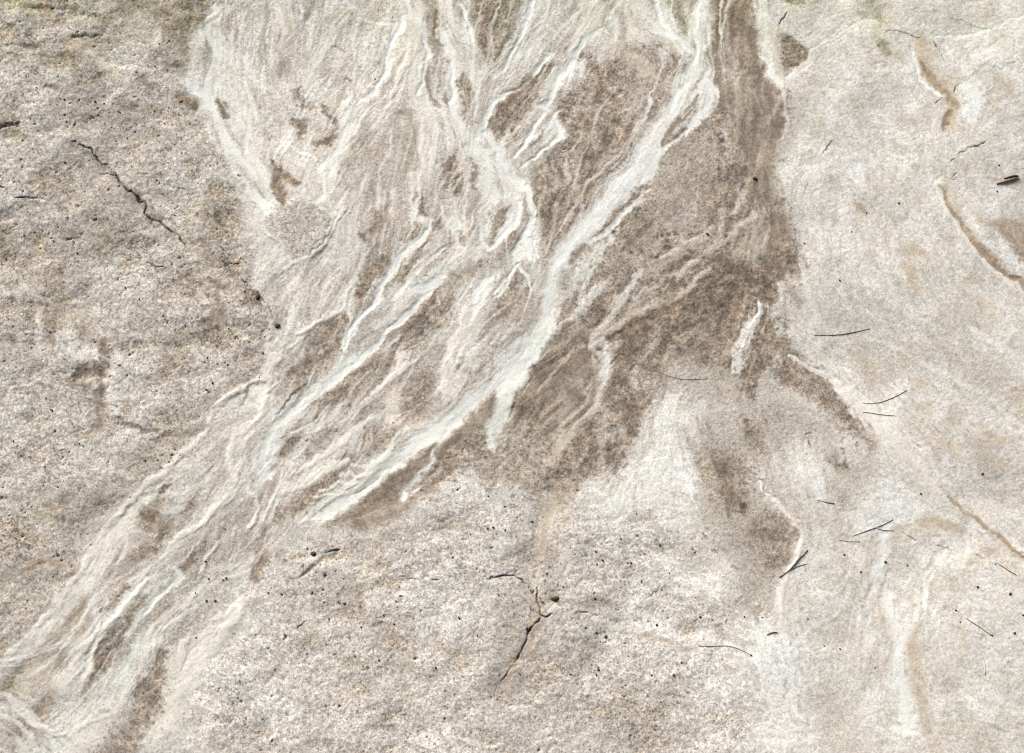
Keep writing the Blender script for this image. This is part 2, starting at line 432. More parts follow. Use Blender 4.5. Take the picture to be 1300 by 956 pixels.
# pitted overhangs top left, the shadow below their lower edges painted in
stroke('o', '30,4,4 40,10,7 60,10,7 82,11,5 105,19,7 124,24,9 136,36,8 131,46,8 112,50,7 95,48,5', 0.40, 1.2, 2.2, h=-2.2)
stroke('D', '96,48,3 112,50,4 128,48,3', 0.4, 0.9, 1.8, h=-1.0); stroke('D', '36,9,3 62,10,3 84,13,2', 0.4, 0.9, 1.8, h=-0.8)
stroke('o', '60,72,10 78,74,8', 0.5, 0.9, h=-1.5); stroke('o', '34,58,7 46,62,7', 0.6, 0.8, h=-1.5); stroke('o', '58,110,6 78,115,6', 0.7, 0.8, h=-1.6)
stroke('D', '-10,164,4 0,163,4 12,158,6 26,156,4', 0.85, 0.6, h=-2.0); stroke('o', '15,172,9 30,175,7', 0.6, 0.9, h=-1.2)
stroke('o', '8,33,10 18,34,6', 0.5, 0.9, h=-1.2); stroke('b', '205,34,6 212,50,4', 0.6, 0.9, h=-1.0)
patch('P', '192,28 206,28 206,50 194,50', 0.4, 5)

# ---- central top flow
patch('c', '508,-30 540,-30 541,30 545,70 532,128 512,110 492,105 505,60', 0.75, 6, 0.8)
stroke('w', '512,-30,8 514,10,10 512,26,12 503,36,14 500,50,9 493,80,7 487,99,6 472,116,7 459,128,10 448,150,14 436,180,17 426,206,20 416,228,18 412,250,10', 0.8, 0.6, 0.8, sid=3)
stroke('w', '522,10,8 530,28,9 541,42,8 543,62,7 538,90,5 530,125,5', 0.7, 0.7, 0.8)
stroke('m', '541,84,8 541,100,12 540,120,14', 0.6, 0.5); stroke('s', '541,90,7 540,116,10', 0.45, 0.6)
stroke('c', '537,126,20 538,160,22 542,200,20 536,240,26', 0.7, 0.8)
patch('m', '500,122 520,128 530,180 520,230 495,240 470,225 468,190 485,150', 0.42, 14, 1.0)
stroke('o', '512,180,20 520,200,22 514,220,16', 0.3, 1.0)
stroke('m', '470,200,18 484,185,18', 0.4, 1.0); stroke('h', '510,146,10 524,142,6', 0.35, 0.9)
stroke('m', '548,-20,16 550,30,16 558,70,18 566,105,18 572,130,10', 0.85, 0.5, 0.8, h=-1.2)
stroke('h', '552,14,4 553,44,3', 0.6, 0.8, h=-0.8); stroke('h', '556,50,4 566,62,3', 0.5, 0.8); stroke('D', '566,80,3 574,96,3 574,118,4 573,142,3', 0.65, 0.6)
stroke('h', '545,116,6 562,140,5', 0.4, 0.9)
stroke('p', '562,-20,14 568,20,16 582,60,34 588,90,30', 0.6, 0.8); stroke('w', '582,6,4 588,18,4 596,34,4 600,52,3', 0.75, 0.7)
stroke('w', '566,40,7 571,66,9 578,105,12 576,141,11 586,165,14 600,182,18 612,190,18', 0.85, 0.6, 0.9)
stroke('b', '590,100,10 594,125,17 600,156,10', 0.75, 0.6, 0.9)
stroke('l', '612,80,20 620,110,16', 0.3, 1.0); stroke('p', '622,96,16 640,86,18 655,70,14', 0.6, 0.8)
stroke('w', '674,-30,5 674,0,6 671,18,8 664,40,13 652,70,10 640,84,7 626,98,6', 0.85, 0.6, 1.0, sid=4)
stroke('p', '690,0,30 682,40,30 668,80,22', 0.55, 0.9); stroke('g', '680,10,14 672,50,14 660,80,12', 0.5, 1.0)
stroke('w', '692,68,9 684,82,7 676,96,8 658,113,7 640,122,7 628,128,6 620,142,7 612,160,8 606,175,8', 0.88, 0.55, 0.8, sid=4)
patch('w', '598,165 614,168 640,190 660,215 668,238 655,262 630,262 606,262 612,230 596,200', 0.72, 9, 0.9)
stroke('w', '610,168,14 624,190,22 640,210,24 652,226,16 664,238,10', 0.85, 0.6, 0.7, sid=4)
stroke('w', '624,250,18 618,266,16 612,290,16 610,318,16', 0.75, 0.8, 0.8)
stroke('p', '560,150,20 580,190,26 590,240,22 598,290,16', 0.5, 1.0)

# ---- stream two (upper middle)
patch('c', '735,-30 768,-30 765,10 764,40 750,46 735,62 725,80 718,50 728,20', 0.8, 8, 0.8)
stroke('w', '766,34,5 752,43,8 738,56,8 731,68,10 722,84,13 711,99,13 703,113,10 697,127,9 688,142,10', 0.95, 0.5, 0.6, sid=5)
stroke('P', '738,84,16 728,100,22 722,112,14', 0.7, 0.8)
stroke('w', '692,136,10 684,152,7 676,167,6 666,182,6 656,196,5', 0.75, 0.8, 1.0); stroke('w', '698,130,10 704,144,12 709,160,11 713,172,9 704,182,6 691,190,5 678,200,4 664,212,4', 0.85, 0.6, 0.9)
patch('w', '684,148 704,150 710,168 700,178 678,186 664,196 668,176', 0.45, 6, 1.2)
stroke('p', '765,46,6 768,70,6 764,76,8', 0.5, 1.0); stroke('w', '780,24,6 784,40,5 780,48,4', 0.6, 0.8)
stroke('c', '795,30,22 808,40,20 815,46,14', 0.6, 0.8); stroke('b', '772,10,8 790,18,8 792,44,8', 0.35, 1.0)
stroke('l', '778,52,8 800,66,8 822,84,8 816,94,8', 0.5, 1.0)
# ---- stream three joining the main one
stroke('c', '800,-20,20 812,10,22 826,26,16', 0.5, 0.8); stroke('g', '846,-20,8 848,10,10 852,24,6', 0.6, 0.9)
stroke('o', '856,-10,18 866,20,18 872,40,12', 0.55, 0.8)
stroke('w', '830,-30,6 832,-2,7 836,18,12 846,34,14 856,44,12 868,54,9 878,66,9 882,76,8', 0.93, 0.5, 0.6, sid=6)
stroke('p', '836,34,14 850,60,16 866,72,10', 0.7, 0.8)
stroke('p', '862,70,8 866,90,6', 0.5, 0.9)

# ---- main stream
MAIN = '892,-60,14 890,-20,14 889,0,15 887,18,20 890,40,24 889,60,18 883,76,16 884,92,26 876,112,34 862,130,22 849,150,19 838,170,20 826,190,26 812,214,38 792,240,42 770,267,36 748,293,32 728,320,26 710,346,24 699,372,19 693,395,22 685,424,30 668,447,34 640,476,26 610,500,22 590,520,26 570,535,28 546,552,26 522,570,22 500,588,18 478,606,15 456,624,14 436,638,16 414,650,18 388,660,8'
stroke('w', MAIN, 0.97, 0.5, 0.7, sid=1)
stroke('P', '893,-60,8 890,0,9 888,40,10 884,80,8 876,112,14 838,170,8 812,214,14 770,267,12 710,346,8', 0.5, 0.8, 0.7)
stroke('w', '893,20,12 898,40,14 896,56,10', 0.7, 0.9, 1.0)
stroke('w', '890,100,10 902,112,12 903,126,10 894,138,9 884,152,9 870,168,6 856,182,5 844,192,5', 0.85, 0.6, 0.9)
stroke('w', '894,132,14 905,120,10', 0.5, 1.0, 1.2)
stroke('s', '886,124,5 876,138,8 864,154,9 852,170,8 841,184,4', 0.85, 0.5, 0.6); stroke('D', '872,164,3 856,176,3 842,188,3', 0.4, 0.8)
stroke('s', '884,108,4 878,116,5', 0.5, 0.7)
stroke('c', '866,150,3 880,134,3 892,120,3', 0.6, 0.6)
stroke('d', '822,236,6 800,256,8 780,274,8 764,292,6 752,304,4', 0.7, 0.6); stroke('w', '824,240,4 798,264,5 778,286,5 758,302,5', 0.75, 0.7)
stroke('w', '770,300,10 752,322,16 736,350,17 722,372,12', 0.62, 1.0, 1.0)
stroke('s', '744,314,8 736,324,10 728,334,6', 0.75, 0.6); stroke('m', '720,346,12 714,368,12 708,385,8', 0.5, 1.0)
stroke('l', '688,372,8 684,392,10 682,404,8', 0.8, 0.7)
stroke('p', '712,372,12 700,400,14 704,420,12', 0.55, 1.0)
stroke('g', '690,430,24 668,452,26 652,478,26 644,500,20', 0.8, 0.6, 0.8)
# second tongue and third tongue
stroke('w', '672,448,20 655,466,24 641,490,24 634,510,20 630,530,18 626,552,17 622,566,8', 0.88, 0.55, 0.7, sid=1)
stroke('g', '640,520,14 632,550,18', 0.5, 0.9)
stroke('w', '584,530,9 570,548,9 556,574,9 544,592,9 530,608,9 516,626,14 503,638,10', 0.82, 0.6, 0.7)
stroke('w', '560,596,4 545,608,5 530,618,4', 0.4, 0.9)
stroke('s', '626,496,5 620,508,20 606,526,24 590,546,22 574,562,14 562,580,10', 0.92, 0.5, 0.6)
stroke('s', '556,568,6 540,584,8 520,600,10 496,618,14', 0.8, 0.6, 0.7)
patch('s', '540,578 524,606 500,632 510,642 535,625 560,610 520,648 480,664 440,672 415,668 440,652 470,625 505,598', 0.8, 6, 0.8)
stroke('D', '592,582,6 570,600,8 548,614,8 528,626,6', 0.5, 0.8)
stroke('w', '500,588,2.5 470,612,3 440,634,3', 0.5, 0.6); stroke('D', '512,582,3 480,606,3 452,626,3', 0.45, 0.7)
patch('d', '655,520 672,500 690,520 690,560 660,590 630,580 610,590 640,560', 0.7, 12, 1.0)
patch('m', '600,590 640,560 690,560 700,600 680,625 640,615', 0.6, 12, 1.0)
patch('y', '630,555 660,530 672,560 650,590', 0.5, 10, 1.0)

# ---- left edge of the braids
stroke('c', '412,214,6 420,236,6 428,250,8', 0.6, 0.8)
stroke('c', '440,244,5 434,262,5 430,278,5 419,296,5 406,314,5 388,327,5 370,335,5 351,352,4 334,370,4', 0.9, 0.5, 0.5, h=0.7)
stroke('h', '430,268,2 424,286,2 412,304,2 392,322,2', 0.55, 0.6); stroke('h', '360,344,5 344,358,4 332,371,2', 0.55, 0.7)
stroke('p', '440,250,26 430,300,34 400,345,30 370,380,30', 0.55, 1.0)
stroke('p', '322,316,6 338,302,14 350,320,26 346,340,22 332,356,14', 0.8, 0.6); stroke('c', '339,298,4 350,305,4 362,322,4 370,334,4', 0.8, 0.6)
stroke('h', '330,368,2 336,380,2 345,396,2 352,408,3', 0.6, 0.7)
stroke('c', '348,415,14 345,440,14 346,462,14 337,484,13 338,508,12 330,530,12', 0.9, 0.6, 0.7, sid=7)
stroke('c', '352,476,4 357,484,4 348,492,4 340,498,4', 0.8, 0.7)
stroke('l', '338,482,10 318,490,10 292,500,8', 0.7, 0.7); stroke('c', '330,486,5 300,497,5 280,512,5', 0.7, 0.6)

# ---- braids, centre left
patch('m', '455,240 500,225 540,250 560,280 540,330 500,380 470,420 455,400 470,350 460,300', 0.42, 18, 1.1)
stroke('m', '395,355,22 408,345,14', 0.25, 1.0)
stroke('p', '436,310,20 446,340,18', 0.5, 1.0); stroke('w', '438,312,6 440,340,5 446,356,4', 0.4, 1.0)
stroke('d', '484,325,16 476,342,22 468,360,24 461,382,16 452,398,8', 0.88, 0.5, 0.8); stroke('D', '482,328,8 470,352,10 462,376,8', 0.45, 0.8)
stroke('m', '474,296,20 486,288,22', 0.6, 0.9); stroke('h', '490,268,8 500,262,8', 0.4, 0.9)
stroke('d', '533,252,12 536,266,14 538,276,8', 0.75, 0.7); stroke('d', '525,285,8 522,300,12 517,306,8', 0.65, 0.7)
stroke('m', '553,240,20 556,290,22 548,310,18', 0.45, 1.0); stroke('d', '556,280,18 560,300,22 552,330,12', 0.6, 0.8)
stroke('d', '545,304,14 530,326,16 516,342,14 504,356,10', 0.72, 0.6); stroke('d', '551,330,8 540,344,9 528,356,6', 0.85, 0.5)
stroke('d', '568,210,16 576,225,20 582,244,12', 0.72, 0.6); stroke('m', '592,250,24 600,275,26 594,300,20', 0.5, 1.0)
stroke('d', '650,262,10 640,276,20 630,294,18 622,306,8', 0.85, 0.5); stroke('d', '652,298,14 645,314,16 636,326,8', 0.65, 0.8)
stroke('d', '640,234,6 648,242,8 655,249,6', 0.7, 0.6)
stroke('d', '656,352,22 646,374,40 634,396,36 622,408,12', 0.75, 0.7); stroke('D', '650,354,8 640,370,8', 0.5, 0.8)
stroke('d', '546,384,20 538,404,36 524,424,34 508,440,20', 0.82, 0.6, 0.9); stroke('d', '560,364,12 552,378,18', 0.65, 0.8)
stroke('m', '575,370,20 560,400,24 540,430,20', 0.5, 1.0); stroke('m', '520,390,16 500,420,20 480,440,18', 0.45, 1.0)
stroke('o', '440,400,20 424,412,40 406,426,36 392,438,14', 0.5, 0.7); stroke('m', '436,402,10 420,414,34 400,432,30', 0.5, 0.9)
stroke('w', '528,262,6 524,275,6 530,280,6', 0.6, 0.8)
stroke('w', '534,276,8 547,283,9 537,301,10 519,317,11 500,341,11 487,364,11 477,382,9 458,396,8 447,410,6 441,424,6 435,440,6', 0.78, 0.6, 1.0, sid=8)
stroke('p', '571,282,14 560,316,16 545,340,18 524,366,17 503,393,14 480,414,12', 0.85, 0.6, 0.9)
stroke('g', '556,344,18 545,358,24 534,366,16', 0.7, 0.7); stroke('g', '500,372,12 490,385,12', 0.4, 1.0)
stroke('p', '546,310,6 534,332,6 522,350,6', 0.7, 0.7)
stroke('w', '544,372,7 528,388,8 508,404,8 490,417,7 474,430,7', 0.7, 0.7, 1.0)
stroke('c', '430,392,5 412,404,5 394,416,5 376,424,4', 0.7, 0.8); stroke('w', '452,366,8 446,384,8 440,392,6', 0.6, 0.9)
stroke('w', '636,342,8 622,354,11 611,370,10 604,390,9 592,410,9', 0.75, 0.7, 1.0); stroke('p', '610,390,30 600,420,30 585,440,24', 0.55, 1.0)
stroke('p', '585,320,20 582,350,22 570,385,20', 0.45, 1.0)
stroke('w', '575,276,5 583,296,5 590,312,4', 0.6, 0.8); stroke('h', '580,292,3 590,308,3', 0.4, 0.8)
# knot right of the braids
stroke('w', '650,222,10 664,236,7 671,250,7 676,262,7 680,274,6 676,290,7 668,304,12 662,318,16', 0.9, 0.6, 0.8, sid=4)
stroke('w', '640,240,14 652,244,10 661,250,7 658,266,9 650,280,11 640,290,12 628,302,8', 0.85, 0.6, 0.8)
patch('w', '664,298 674,292 682,310 686,326 676,328 664,322 654,330 650,318', 0.75, 5, 1.1)
stroke('g', '682,285,10 690,300,10 694,318,6', 0.5, 0.9); stroke('g', '676,326,14 680,345,12 684,364,8', 0.5, 0.9)
stroke('w', '656,322,8 648,346,6 640,360,6 628,376,5', 0.65, 0.8); stroke('m', '660,345,18 668,375,22 660,400,20', 0.7, 0.9)
stroke('m', '640,318,20 628,336,18', 0.4, 1.0); stroke('m', '664,400,20 676,372,12', 0.4, 1.0)

# ---- braids, lower centre
patch('m', '470,455 520,435 560,445 575,480 560,520 520,550 470,590 420,625 370,650 355,640 380,600 430,545', 0.66, 14, 1.0)
stroke('m', '400,448,30 375,470,40 362,495,24', 0.6, 0.8); stroke('d', '388,452,12 372,470,14', 0.3, 1.0)
stroke('D', '392,482,2 382,492,3 366,508,4 352,526,3', 0.75, 0.5)
stroke('w', '484,432,9 464,444,10 447,456,13 426,474,15 410,490,20 396,504,22 376,522,22 360,540,20 346,552,22 334,576,24 332,600,20', 0.82, 0.55, 0.8, sid=8)
stroke('g', '400,495,14 370,525,16 345,560,18', 0.4, 0.9); stroke('g', '488,430,12 452,455,12', 0.4, 0.9)
stroke('s', '420,484,5 408,500,9 398,512,8', 0.8, 0.6)
stroke('d', '386,538,14 376,548,18 364,562,18 356,576,10', 0.88, 0.5)
stroke('d', '470,470,18 440,495,30 410,516,26', 0.5, 0.9); stroke('d', '480,494,20 450,520,26 424,540,16', 0.45, 0.9)
stroke('d', '538,486,18 528,506,32 518,524,22', 0.85, 0.6); stroke('d', '521,436,14 504,452,14 488,468,10', 0.7, 0.7)
stroke('d', '482,532,10 472,546,14 464,556,10', 0.75, 0.7); stroke('d', '438,580,20 422,590,24 400,602,20', 0.6, 0.8)
stroke('d', '420,604,12 394,622,18 370,640,16 352,652,8', 0.75, 0.7)
stroke('h', '580,452,6 588,456,6 584,466,6', 0.7, 0.7); stroke('h', '590,470,8 600,478,5', 0.5, 0.8)
stroke('p', '590,435,12 576,452,14 568,470,20 571,490,22 566,510,18', 0.8, 0.7)
stroke('p', '516,454,10 500,476,10 488,490,10 462,508,10', 0.65, 0.8, 1.0)
stroke('l', '502,480,16 499,510,20 498,540,22 494,566,14', 0.75, 0.6); stroke('p', '500,500,12 498,545,14', 0.5, 0.9)
stroke('p', '478,530,11 458,546,12 432,566,14 405,588,14 380,604,14 358,618,12', 0.82, 0.6, 0.8)
stroke('l', '600,480,24 560,530,30 520,560,24', 0.35, 1.0)
stroke('p', '452,520,8 430,540,8 412,556,8', 0.45, 1.0); stroke('p', '448,480,8 420,504,8', 0.4, 1.0)
# little pale ripples beside the main stream
for q in ['445,588,4 455,590,3 464,592,3', '430,604,4 442,600,4 450,606,3', '420,616,4 428,612,4 438,617,4', '440,622,3 450,612,3', '405,622,4 416,618,4', '398,632,5 410,628,4 420,630,3', '384,640,4 400,642,4', '455,604,3 470,596,3']:
    stroke('c', q, 0.7, 0.7, 0.9)
stroke('c', '340,660,14 370,656,16 396,654,14', 0.6, 0.9); stroke('p', '345,640,14 380,636,12', 0.4, 1.0)

# ---- lower left flow
stroke('c', '338,500,12 312,498,10 285,512,12 272,528,10 250,556,11 230,580,11 214,595,11 196,610,13 180,626,16 162,648,22 150,666,26', 0.88, 0.6, 0.7, h=0.0, sid=7)
stroke('p', '310,510,24 290,540,34 262,570,34 240,595,26', 0.55, 0.9); stroke('m', '275,570,30 290,600,24', 0.3, 1.0)
stroke('c', '174,630,30 146,668,36 126,690,30 118,715,20 104,745,16 84,770,15 65,790,15 40,816,17 20,830,14 0,840,10 -40,850,10', 0.85, 0.55, 0.7, h=0.0, sid=7)
stroke('w', '66,788,7 50,806,10 34,822,13 16,832,9 -4,838,6 -40,848,6', 0.85, 0.5, 0.6)
stroke('h', '318,488,2 312,500,3 308,514,2', 0.4, 0.8)
stroke('c', '338,500,7 336,520,9 325,530,10 312,545,10 300,558,9 298,572,8 294,590,9 300,606,9 298,618,8', 0.88, 0.5, 0.7, h=0.0, sid=7)
stroke('p', '325,560,30 315,600,26 300,640,24 270,670,26', 0.5, 0.9); stroke('w', '338,580,10 335,610,12 326,630,10', 0.5, 0.9)
stroke('c', '316,628,3 326,640,4 328,654,4 322,664,4 314,670,3', 0.85, 0.5, 0.6)
stroke('c', '280,592,5 256,612,5 240,622,4', 0.5, 1.0); stroke('c', '282,640,9 262,656,9 238,676,7 224,692,6', 0.75, 0.7)
stroke('c', '300,618,12 285,634,10 268,648,8', 0.7, 0.8)
stroke('b', '211,622,6 202,636,14 194,652,18 190,668,14', 0.72, 0.7); stroke('b', '196,664,20 212,670,20 228,660,14 245,640,12', 0.5, 0.9)
stroke('c', '212,610,3 200,626,4 190,640,4', 0.6, 0.7); stroke('p', '232,628,12 226,650,12 222,668,8', 0.6, 0.9)
stroke('b', '294,655,6 288,668,10 280,684,8', 0.45, 0.9); stroke('l', '276,650,20 262,690,20', 0.35, 1.0)
stroke('m', '308,660,26 300,690,26 320,690,20', 0.4, 1.0)
stroke('D', '334,700,6 331,712,14 326,724,12', 0.65, 0.8); stroke('b', '336,702,8 330,718,18 324,732,12', 0.6, 0.7)
stroke('c', '322,700,3 318,716,3 316,728,3', 0.5, 0.8)
stroke('m', '182,690,26 165,715,30 150,735,20', 0.55, 1.0); stroke('b', '165,708,12 178,700,10', 0.4, 1.0)
stroke('y', '268,700,40 250,740,50 232,780,46 215,815,40', 0.75, 0.8)
patch('l', '104,758 116,772 118,800 100,832 70,880 10,885 40,845 62,815 84,782', 0.85, 7, 0.9)
patch('b', '104,760 112,768 100,785 78,796 84,782', 0.45, 6, 0.9); stroke('t', '110,780,12 104,800,10', 0.5, 1.0)
stroke('D', '78,832,12 76,842,14 74,848,10', 0.55, 0.9); stroke('t', '62,812,14 58,834,14', 0.5, 1.0)
stroke('o', '30,852,10 18,866,16 5,880,16', 0.75, 0.7); stroke('o', '38,842,8 30,852,10', 0.4, 0.9)
stroke('w', '116,740,5 116,758,6 120,776,8 124,794,9', 0.7, 0.7); stroke('w', '108,730,6 128,734,4 150,734,3', 0.5, 0.9)
stroke('p', '130,720,20 124,760,16 150,770,24 130,800,20', 0.5, 1.0)
stroke('d', '186,758,7 172,776,13 158,796,16 142,818,18 124,844,18', 0.68, 0.6); stroke('t', '186,766,10 176,782,12 164,800,12', 0.5, 0.9)
stroke('c', '186,742,6 178,750,8 160,768,10 142,786,9 128,802,8 112,822,8 98,840,12 80,866,16', 0.85, 0.6, 0.8)
stroke('c', '136,808,4 122,830,4 112,852,5 106,872,5', 0.85, 0.5, 0.5)
stroke('g', '226,728,8 206,744,10 190,764,9 172,788,8 156,806,8', 0.72, 0.7, 0.9); stroke('g', '198,792,12 186,808,14 172,818,16 160,836,18 152,860,24', 0.68, 0.7, 1.0)
stroke('g', '218,740,6 226,756,6 222,772,5', 0.5, 0.9); stroke('m', '212,752,18 208,780,18 202,800,14', 0.65, 0.8)
stroke('b', '194,832,12 198,850,28 194,875,34', 0.7, 0.6); stroke('g', '186,816,6 196,812,6', 0.4, 0.9)
stroke('b', '130,840,14 150,820,14', 0.4, 0.9); stroke('b', '118,860,14 112,890,20', 0.4, 0.9)
stroke('c', '308,760,4 298,776,12 284,790,22 266,810,28 248,828,34 234,846,40 220,866,44 195,920,46', 0.93, 0.4, 0.5, h=0.8, sid=9)
stroke('h', '300,770,2 280,790,2 255,816,2 232,842,2', 0.25, 0.8)
stroke('b', '240,836,4 236,840,4', 0.5, 0.8); stroke('b', '278,800,4 275,806,3', 0.5, 0.8)
stroke('c', '308,762,5 300,748,4 320,735,3', 0.5, 0.9)

stroke('m', '318,470,22 285,494,16 262,530,20 240,556,22 205,592,24 172,616,26 138,642,24 112,676,22 96,712,20 66,742,20 34,786,18 4,812,16', 0.34, 1.0, 1.2)
stroke('m', '292,215,14 304,270,16 312,310,16', 0.25, 1.0, 1.2)
stroke('c', '346,432,7 345,455,7 338,478,6 316,491,5 292,501,6 274,522,7 250,555,7 214,594,7 182,621,7 148,658,8 124,690,8 108,720,7 82,750,7 62,782,7 40,806,8 10,832,8', 0.8, 0.5, 0.4)
stroke('c', '338,505,4 326,530,5 306,552,5 298,575,5 299,602,5', 0.8, 0.6, 0.6); stroke('c', '176,752,4 150,778,4 126,806,4 104,836,5', 0.7, 0.6, 0.6); stroke('c', '234,676,4 205,706,4 178,738,4', 0.6, 0.7)
stroke('c', '300,772,12 276,798,20 248,830,28 222,864,34 196,910,36', 0.75, 0.6, 0.5)
# ---- left bank features
patch('l', '52,385 80,380 120,395 142,430 140,470 118,500 90,470 72,440 52,420', 0.32, 12, 1.0)
stroke('c', '56,390,5 52,410,8 50,435,10 46,450,8', 0.55, 0.9); stroke('P', '80,430,20 96,440,34 112,452,26 118,462,14', 0.42, 1.1, 1.8, h=1.2)
stroke('b', '62,395,10 66,415,14 62,430,12', 0.5, 0.9); stroke('b', '104,420,12 112,424,8', 0.45, 0.9)
stroke('b', '132,436,10 136,456,14 132,472,12', 0.7, 0.8, h=-2); stroke('b', '92,480,8 102,474,14 118,470,12 130,480,10 136,500,10', 0.75, 0.7, 0.9, h=-2.5)
stroke('b', '96,484,12 106,490,12', 0.5, 0.9); stroke('b', '128,495,14 130,515,14 124,535,16 120,548,12', 0.55, 0.9, h=-1.5)
stroke('P', '145,455,14 140,478,18 142,505,16 148,522,8', 0.45, 0.9, 0.9, h=1.2); stroke('c', '106,385,4 130,400,6 150,420,6 165,440,5', 0.4, 1.0)
stroke('b', '150,530,4 166,538,6 184,546,6 198,546,5', 0.6, 0.8, h=-1.5); stroke('h', '210,553,10 240,548,10 262,540,6', 0.35, 1.0, h=-1)
stroke('b', '156,578,14 176,584,20 190,580,14', 0.4, 1.0); stroke('m', '80,632,30 110,640,34 125,625,20', 0.5, 1.0)
stroke('o', '40,648,4 56,656,6 74,660,6 89,668,6', 0.36, 1.2, 2.0, h=-1.8); stroke('b', '60,648,8 80,640,10', 0.4, 1.0)
stroke('m', '10,735,30 36,724,34 56,712,20', 0.6, 1.0, 1.2, h=-1.0); stroke('D', '40,718,8 52,712,6', 0.5, 1.0); stroke('t', '62,712,12 74,714,12', 0.6, 0.9)
stroke('h', '70,736,5 86,730,5 96,726,4', 0.5, 1.0); stroke('o', '6,770,6 9,780,6', 0.6, 0.9)
stroke('m', '100,300,40 125,305,30', 0.35, 1.0); stroke('m', '130,240,44 160,250,40 172,262,20', 0.45, 1.0, h=-0.8)
stroke('m', '60,355,40 90,365,44 112,372,20', 0.35, 1.0); stroke('b', '256,352,5 270,358,8 284,366,5', 0.6, 0.8); stroke('b', '276,378,8 280,400,12 268,414,12', 0.5, 0.9)
stroke('t', '270,405,12 282,400,10', 0.4, 1.0); stroke('m', '200,250,14 212,252,12', 0.6, 0.9, h=-1.2)
stroke('m', '100,150,60 140,160,50', 0.3, 1.1); stroke('m', '0,430,40 20,445,30', 0.4, 1.0); stroke('c', '40,370,6 56,382,6', 0.4, 1.0)
stroke('o', '10,430,8 20,440,6', 0.5, 1.0)
patch('P', '90,560 150,540 200,560 150,600 100,590 60,570', 0.25, 20, 1.0)

# ---- right side of the main stream
stroke('p', '772,437,12 768,455,14 767,480,12 764,490,8', 0.8, 0.6); stroke('w', '771,440,6 767,465,7 767,482,6', 0.7, 0.7)
stroke('l', '768,482,8 760,505,10 748,525,11 734,541,12 720,556,13 710,570,14 704,590,10', 0.78, 0.6)
stroke('t', '752,522,6 762,500,6 764,480,5', 0.5, 0.8); stroke('o', '745,535,8 730,550,12 718,562,8', 0.45, 0.8)
stroke('l', '756,426,6 752,440,7 760,452,6', 0.8, 0.6); stroke('l', '792,428,5 782,438,6 776,452,6 772,462,4', 0.75, 0.6)
stroke('p', '770,520,12 768,550,14 766,590,12', 0.45, 1.0)
stroke('d', '750,532,12 756,545,18 752,560,16', 0.6, 0.8); stroke('d', '700,560,10 702,585,8', 0.5, 0.9)
stroke('d', '712,590,14 716,612,22 712,628,14', 0.65, 0.8); stroke('d', '772,560,18 776,580,20', 0.5, 0.9)
stroke('d', '800,495,16 808,515,26 804,545,18', 0.65, 0.8); stroke('p', '810,470,8 808,485,10', 0.5, 0.9)
stroke('l', '812,342,4 800,360,8 788,380,11 778,396,12 768,414,13 758,432,12 754,446,8', 0.72, 0.7); stroke('w', '810,344,3 804,356,6 796,368,5', 0.7, 0.7)
stroke('p', '770,356,8 754,374,14 738,390,14 724,404,8', 0.55, 0.9)
stroke('l', '888,302,6 866,318,14 844,332,15 818,347,12', 0.55, 0.8); stroke('p', '820,362,20 806,378,20', 0.35, 1.0)
stroke('l', '902,344,5 880,362,8 860,374,10 836,386,12 812,398,12 792,408,12 776,421,11 764,434,8', 0.72, 0.6)
stroke('D', '888,366,5 866,380,9 840,393,11 818,404,11 798,416,14 784,426,14', 0.55, 0.6); stroke('o', '800,412,8 786,424,12', 0.5, 0.7)
stroke('l', '925,270,14 900,300,12 880,315,8', 0.45, 0.9); stroke('p', '946,240,5 942,252,6 934,268,6', 0.5, 0.9)
stroke('l', '965,290,30 950,310,36 938,325,20', 0.5, 1.0); stroke('p', '960,272,5 944,284,6 930,296,5', 0.5, 0.9)
stroke('p', '974,262,4 977,280,5 976,305,5 974,330,5', 0.45, 0.9)
stroke('p', '918,170,10 926,180,9 924,205,7', 0.4, 0.9); stroke('p', '880,270,20 860,300,16', 0.3, 1.0)
stroke('d', '912,215,14 906,245,16 890,275,14', 0.4, 1.0); stroke('d', '820,262,20 808,290,20', 0.4, 1.0)
stroke('s', '702,436,10 726,428,12 750,412,10', 0.5, 0.8); stroke('l', '700,462,3 726,448,4 742,440,3', 0.5, 0.8)
stroke('P', '969,386,7 965,396,8 957,410,11 950,422,14 942,434,13 936,448,9 933,466,6', 0.60, 1.1, 1.9, h=0.3); stroke('P', '968,387,4 963,402,4 955,413,5', 0.8, 0.7, 1.2); stroke('P', '958,425,6 950,438,7', 0.7, 0.9, 1.5)
stroke('d', '954,455,16 960,475,22 956,490,14', 0.6, 0.8); stroke('p', '985,450,10 978,470,14 970,490,12', 0.55, 1.0)
stroke('P', '995,365,14 990,380,14 983,400,8', 0.55, 1.0)
stroke('p', '1015,360,18 1022,390,20 1012,420,16', 0.55, 1.0); stroke('w', '1022,370,6 1033,396,7 1040,416,5', 0.5, 0.9)
stroke('b', '1008,370,12 1014,384,12', 0.4, 1.0)
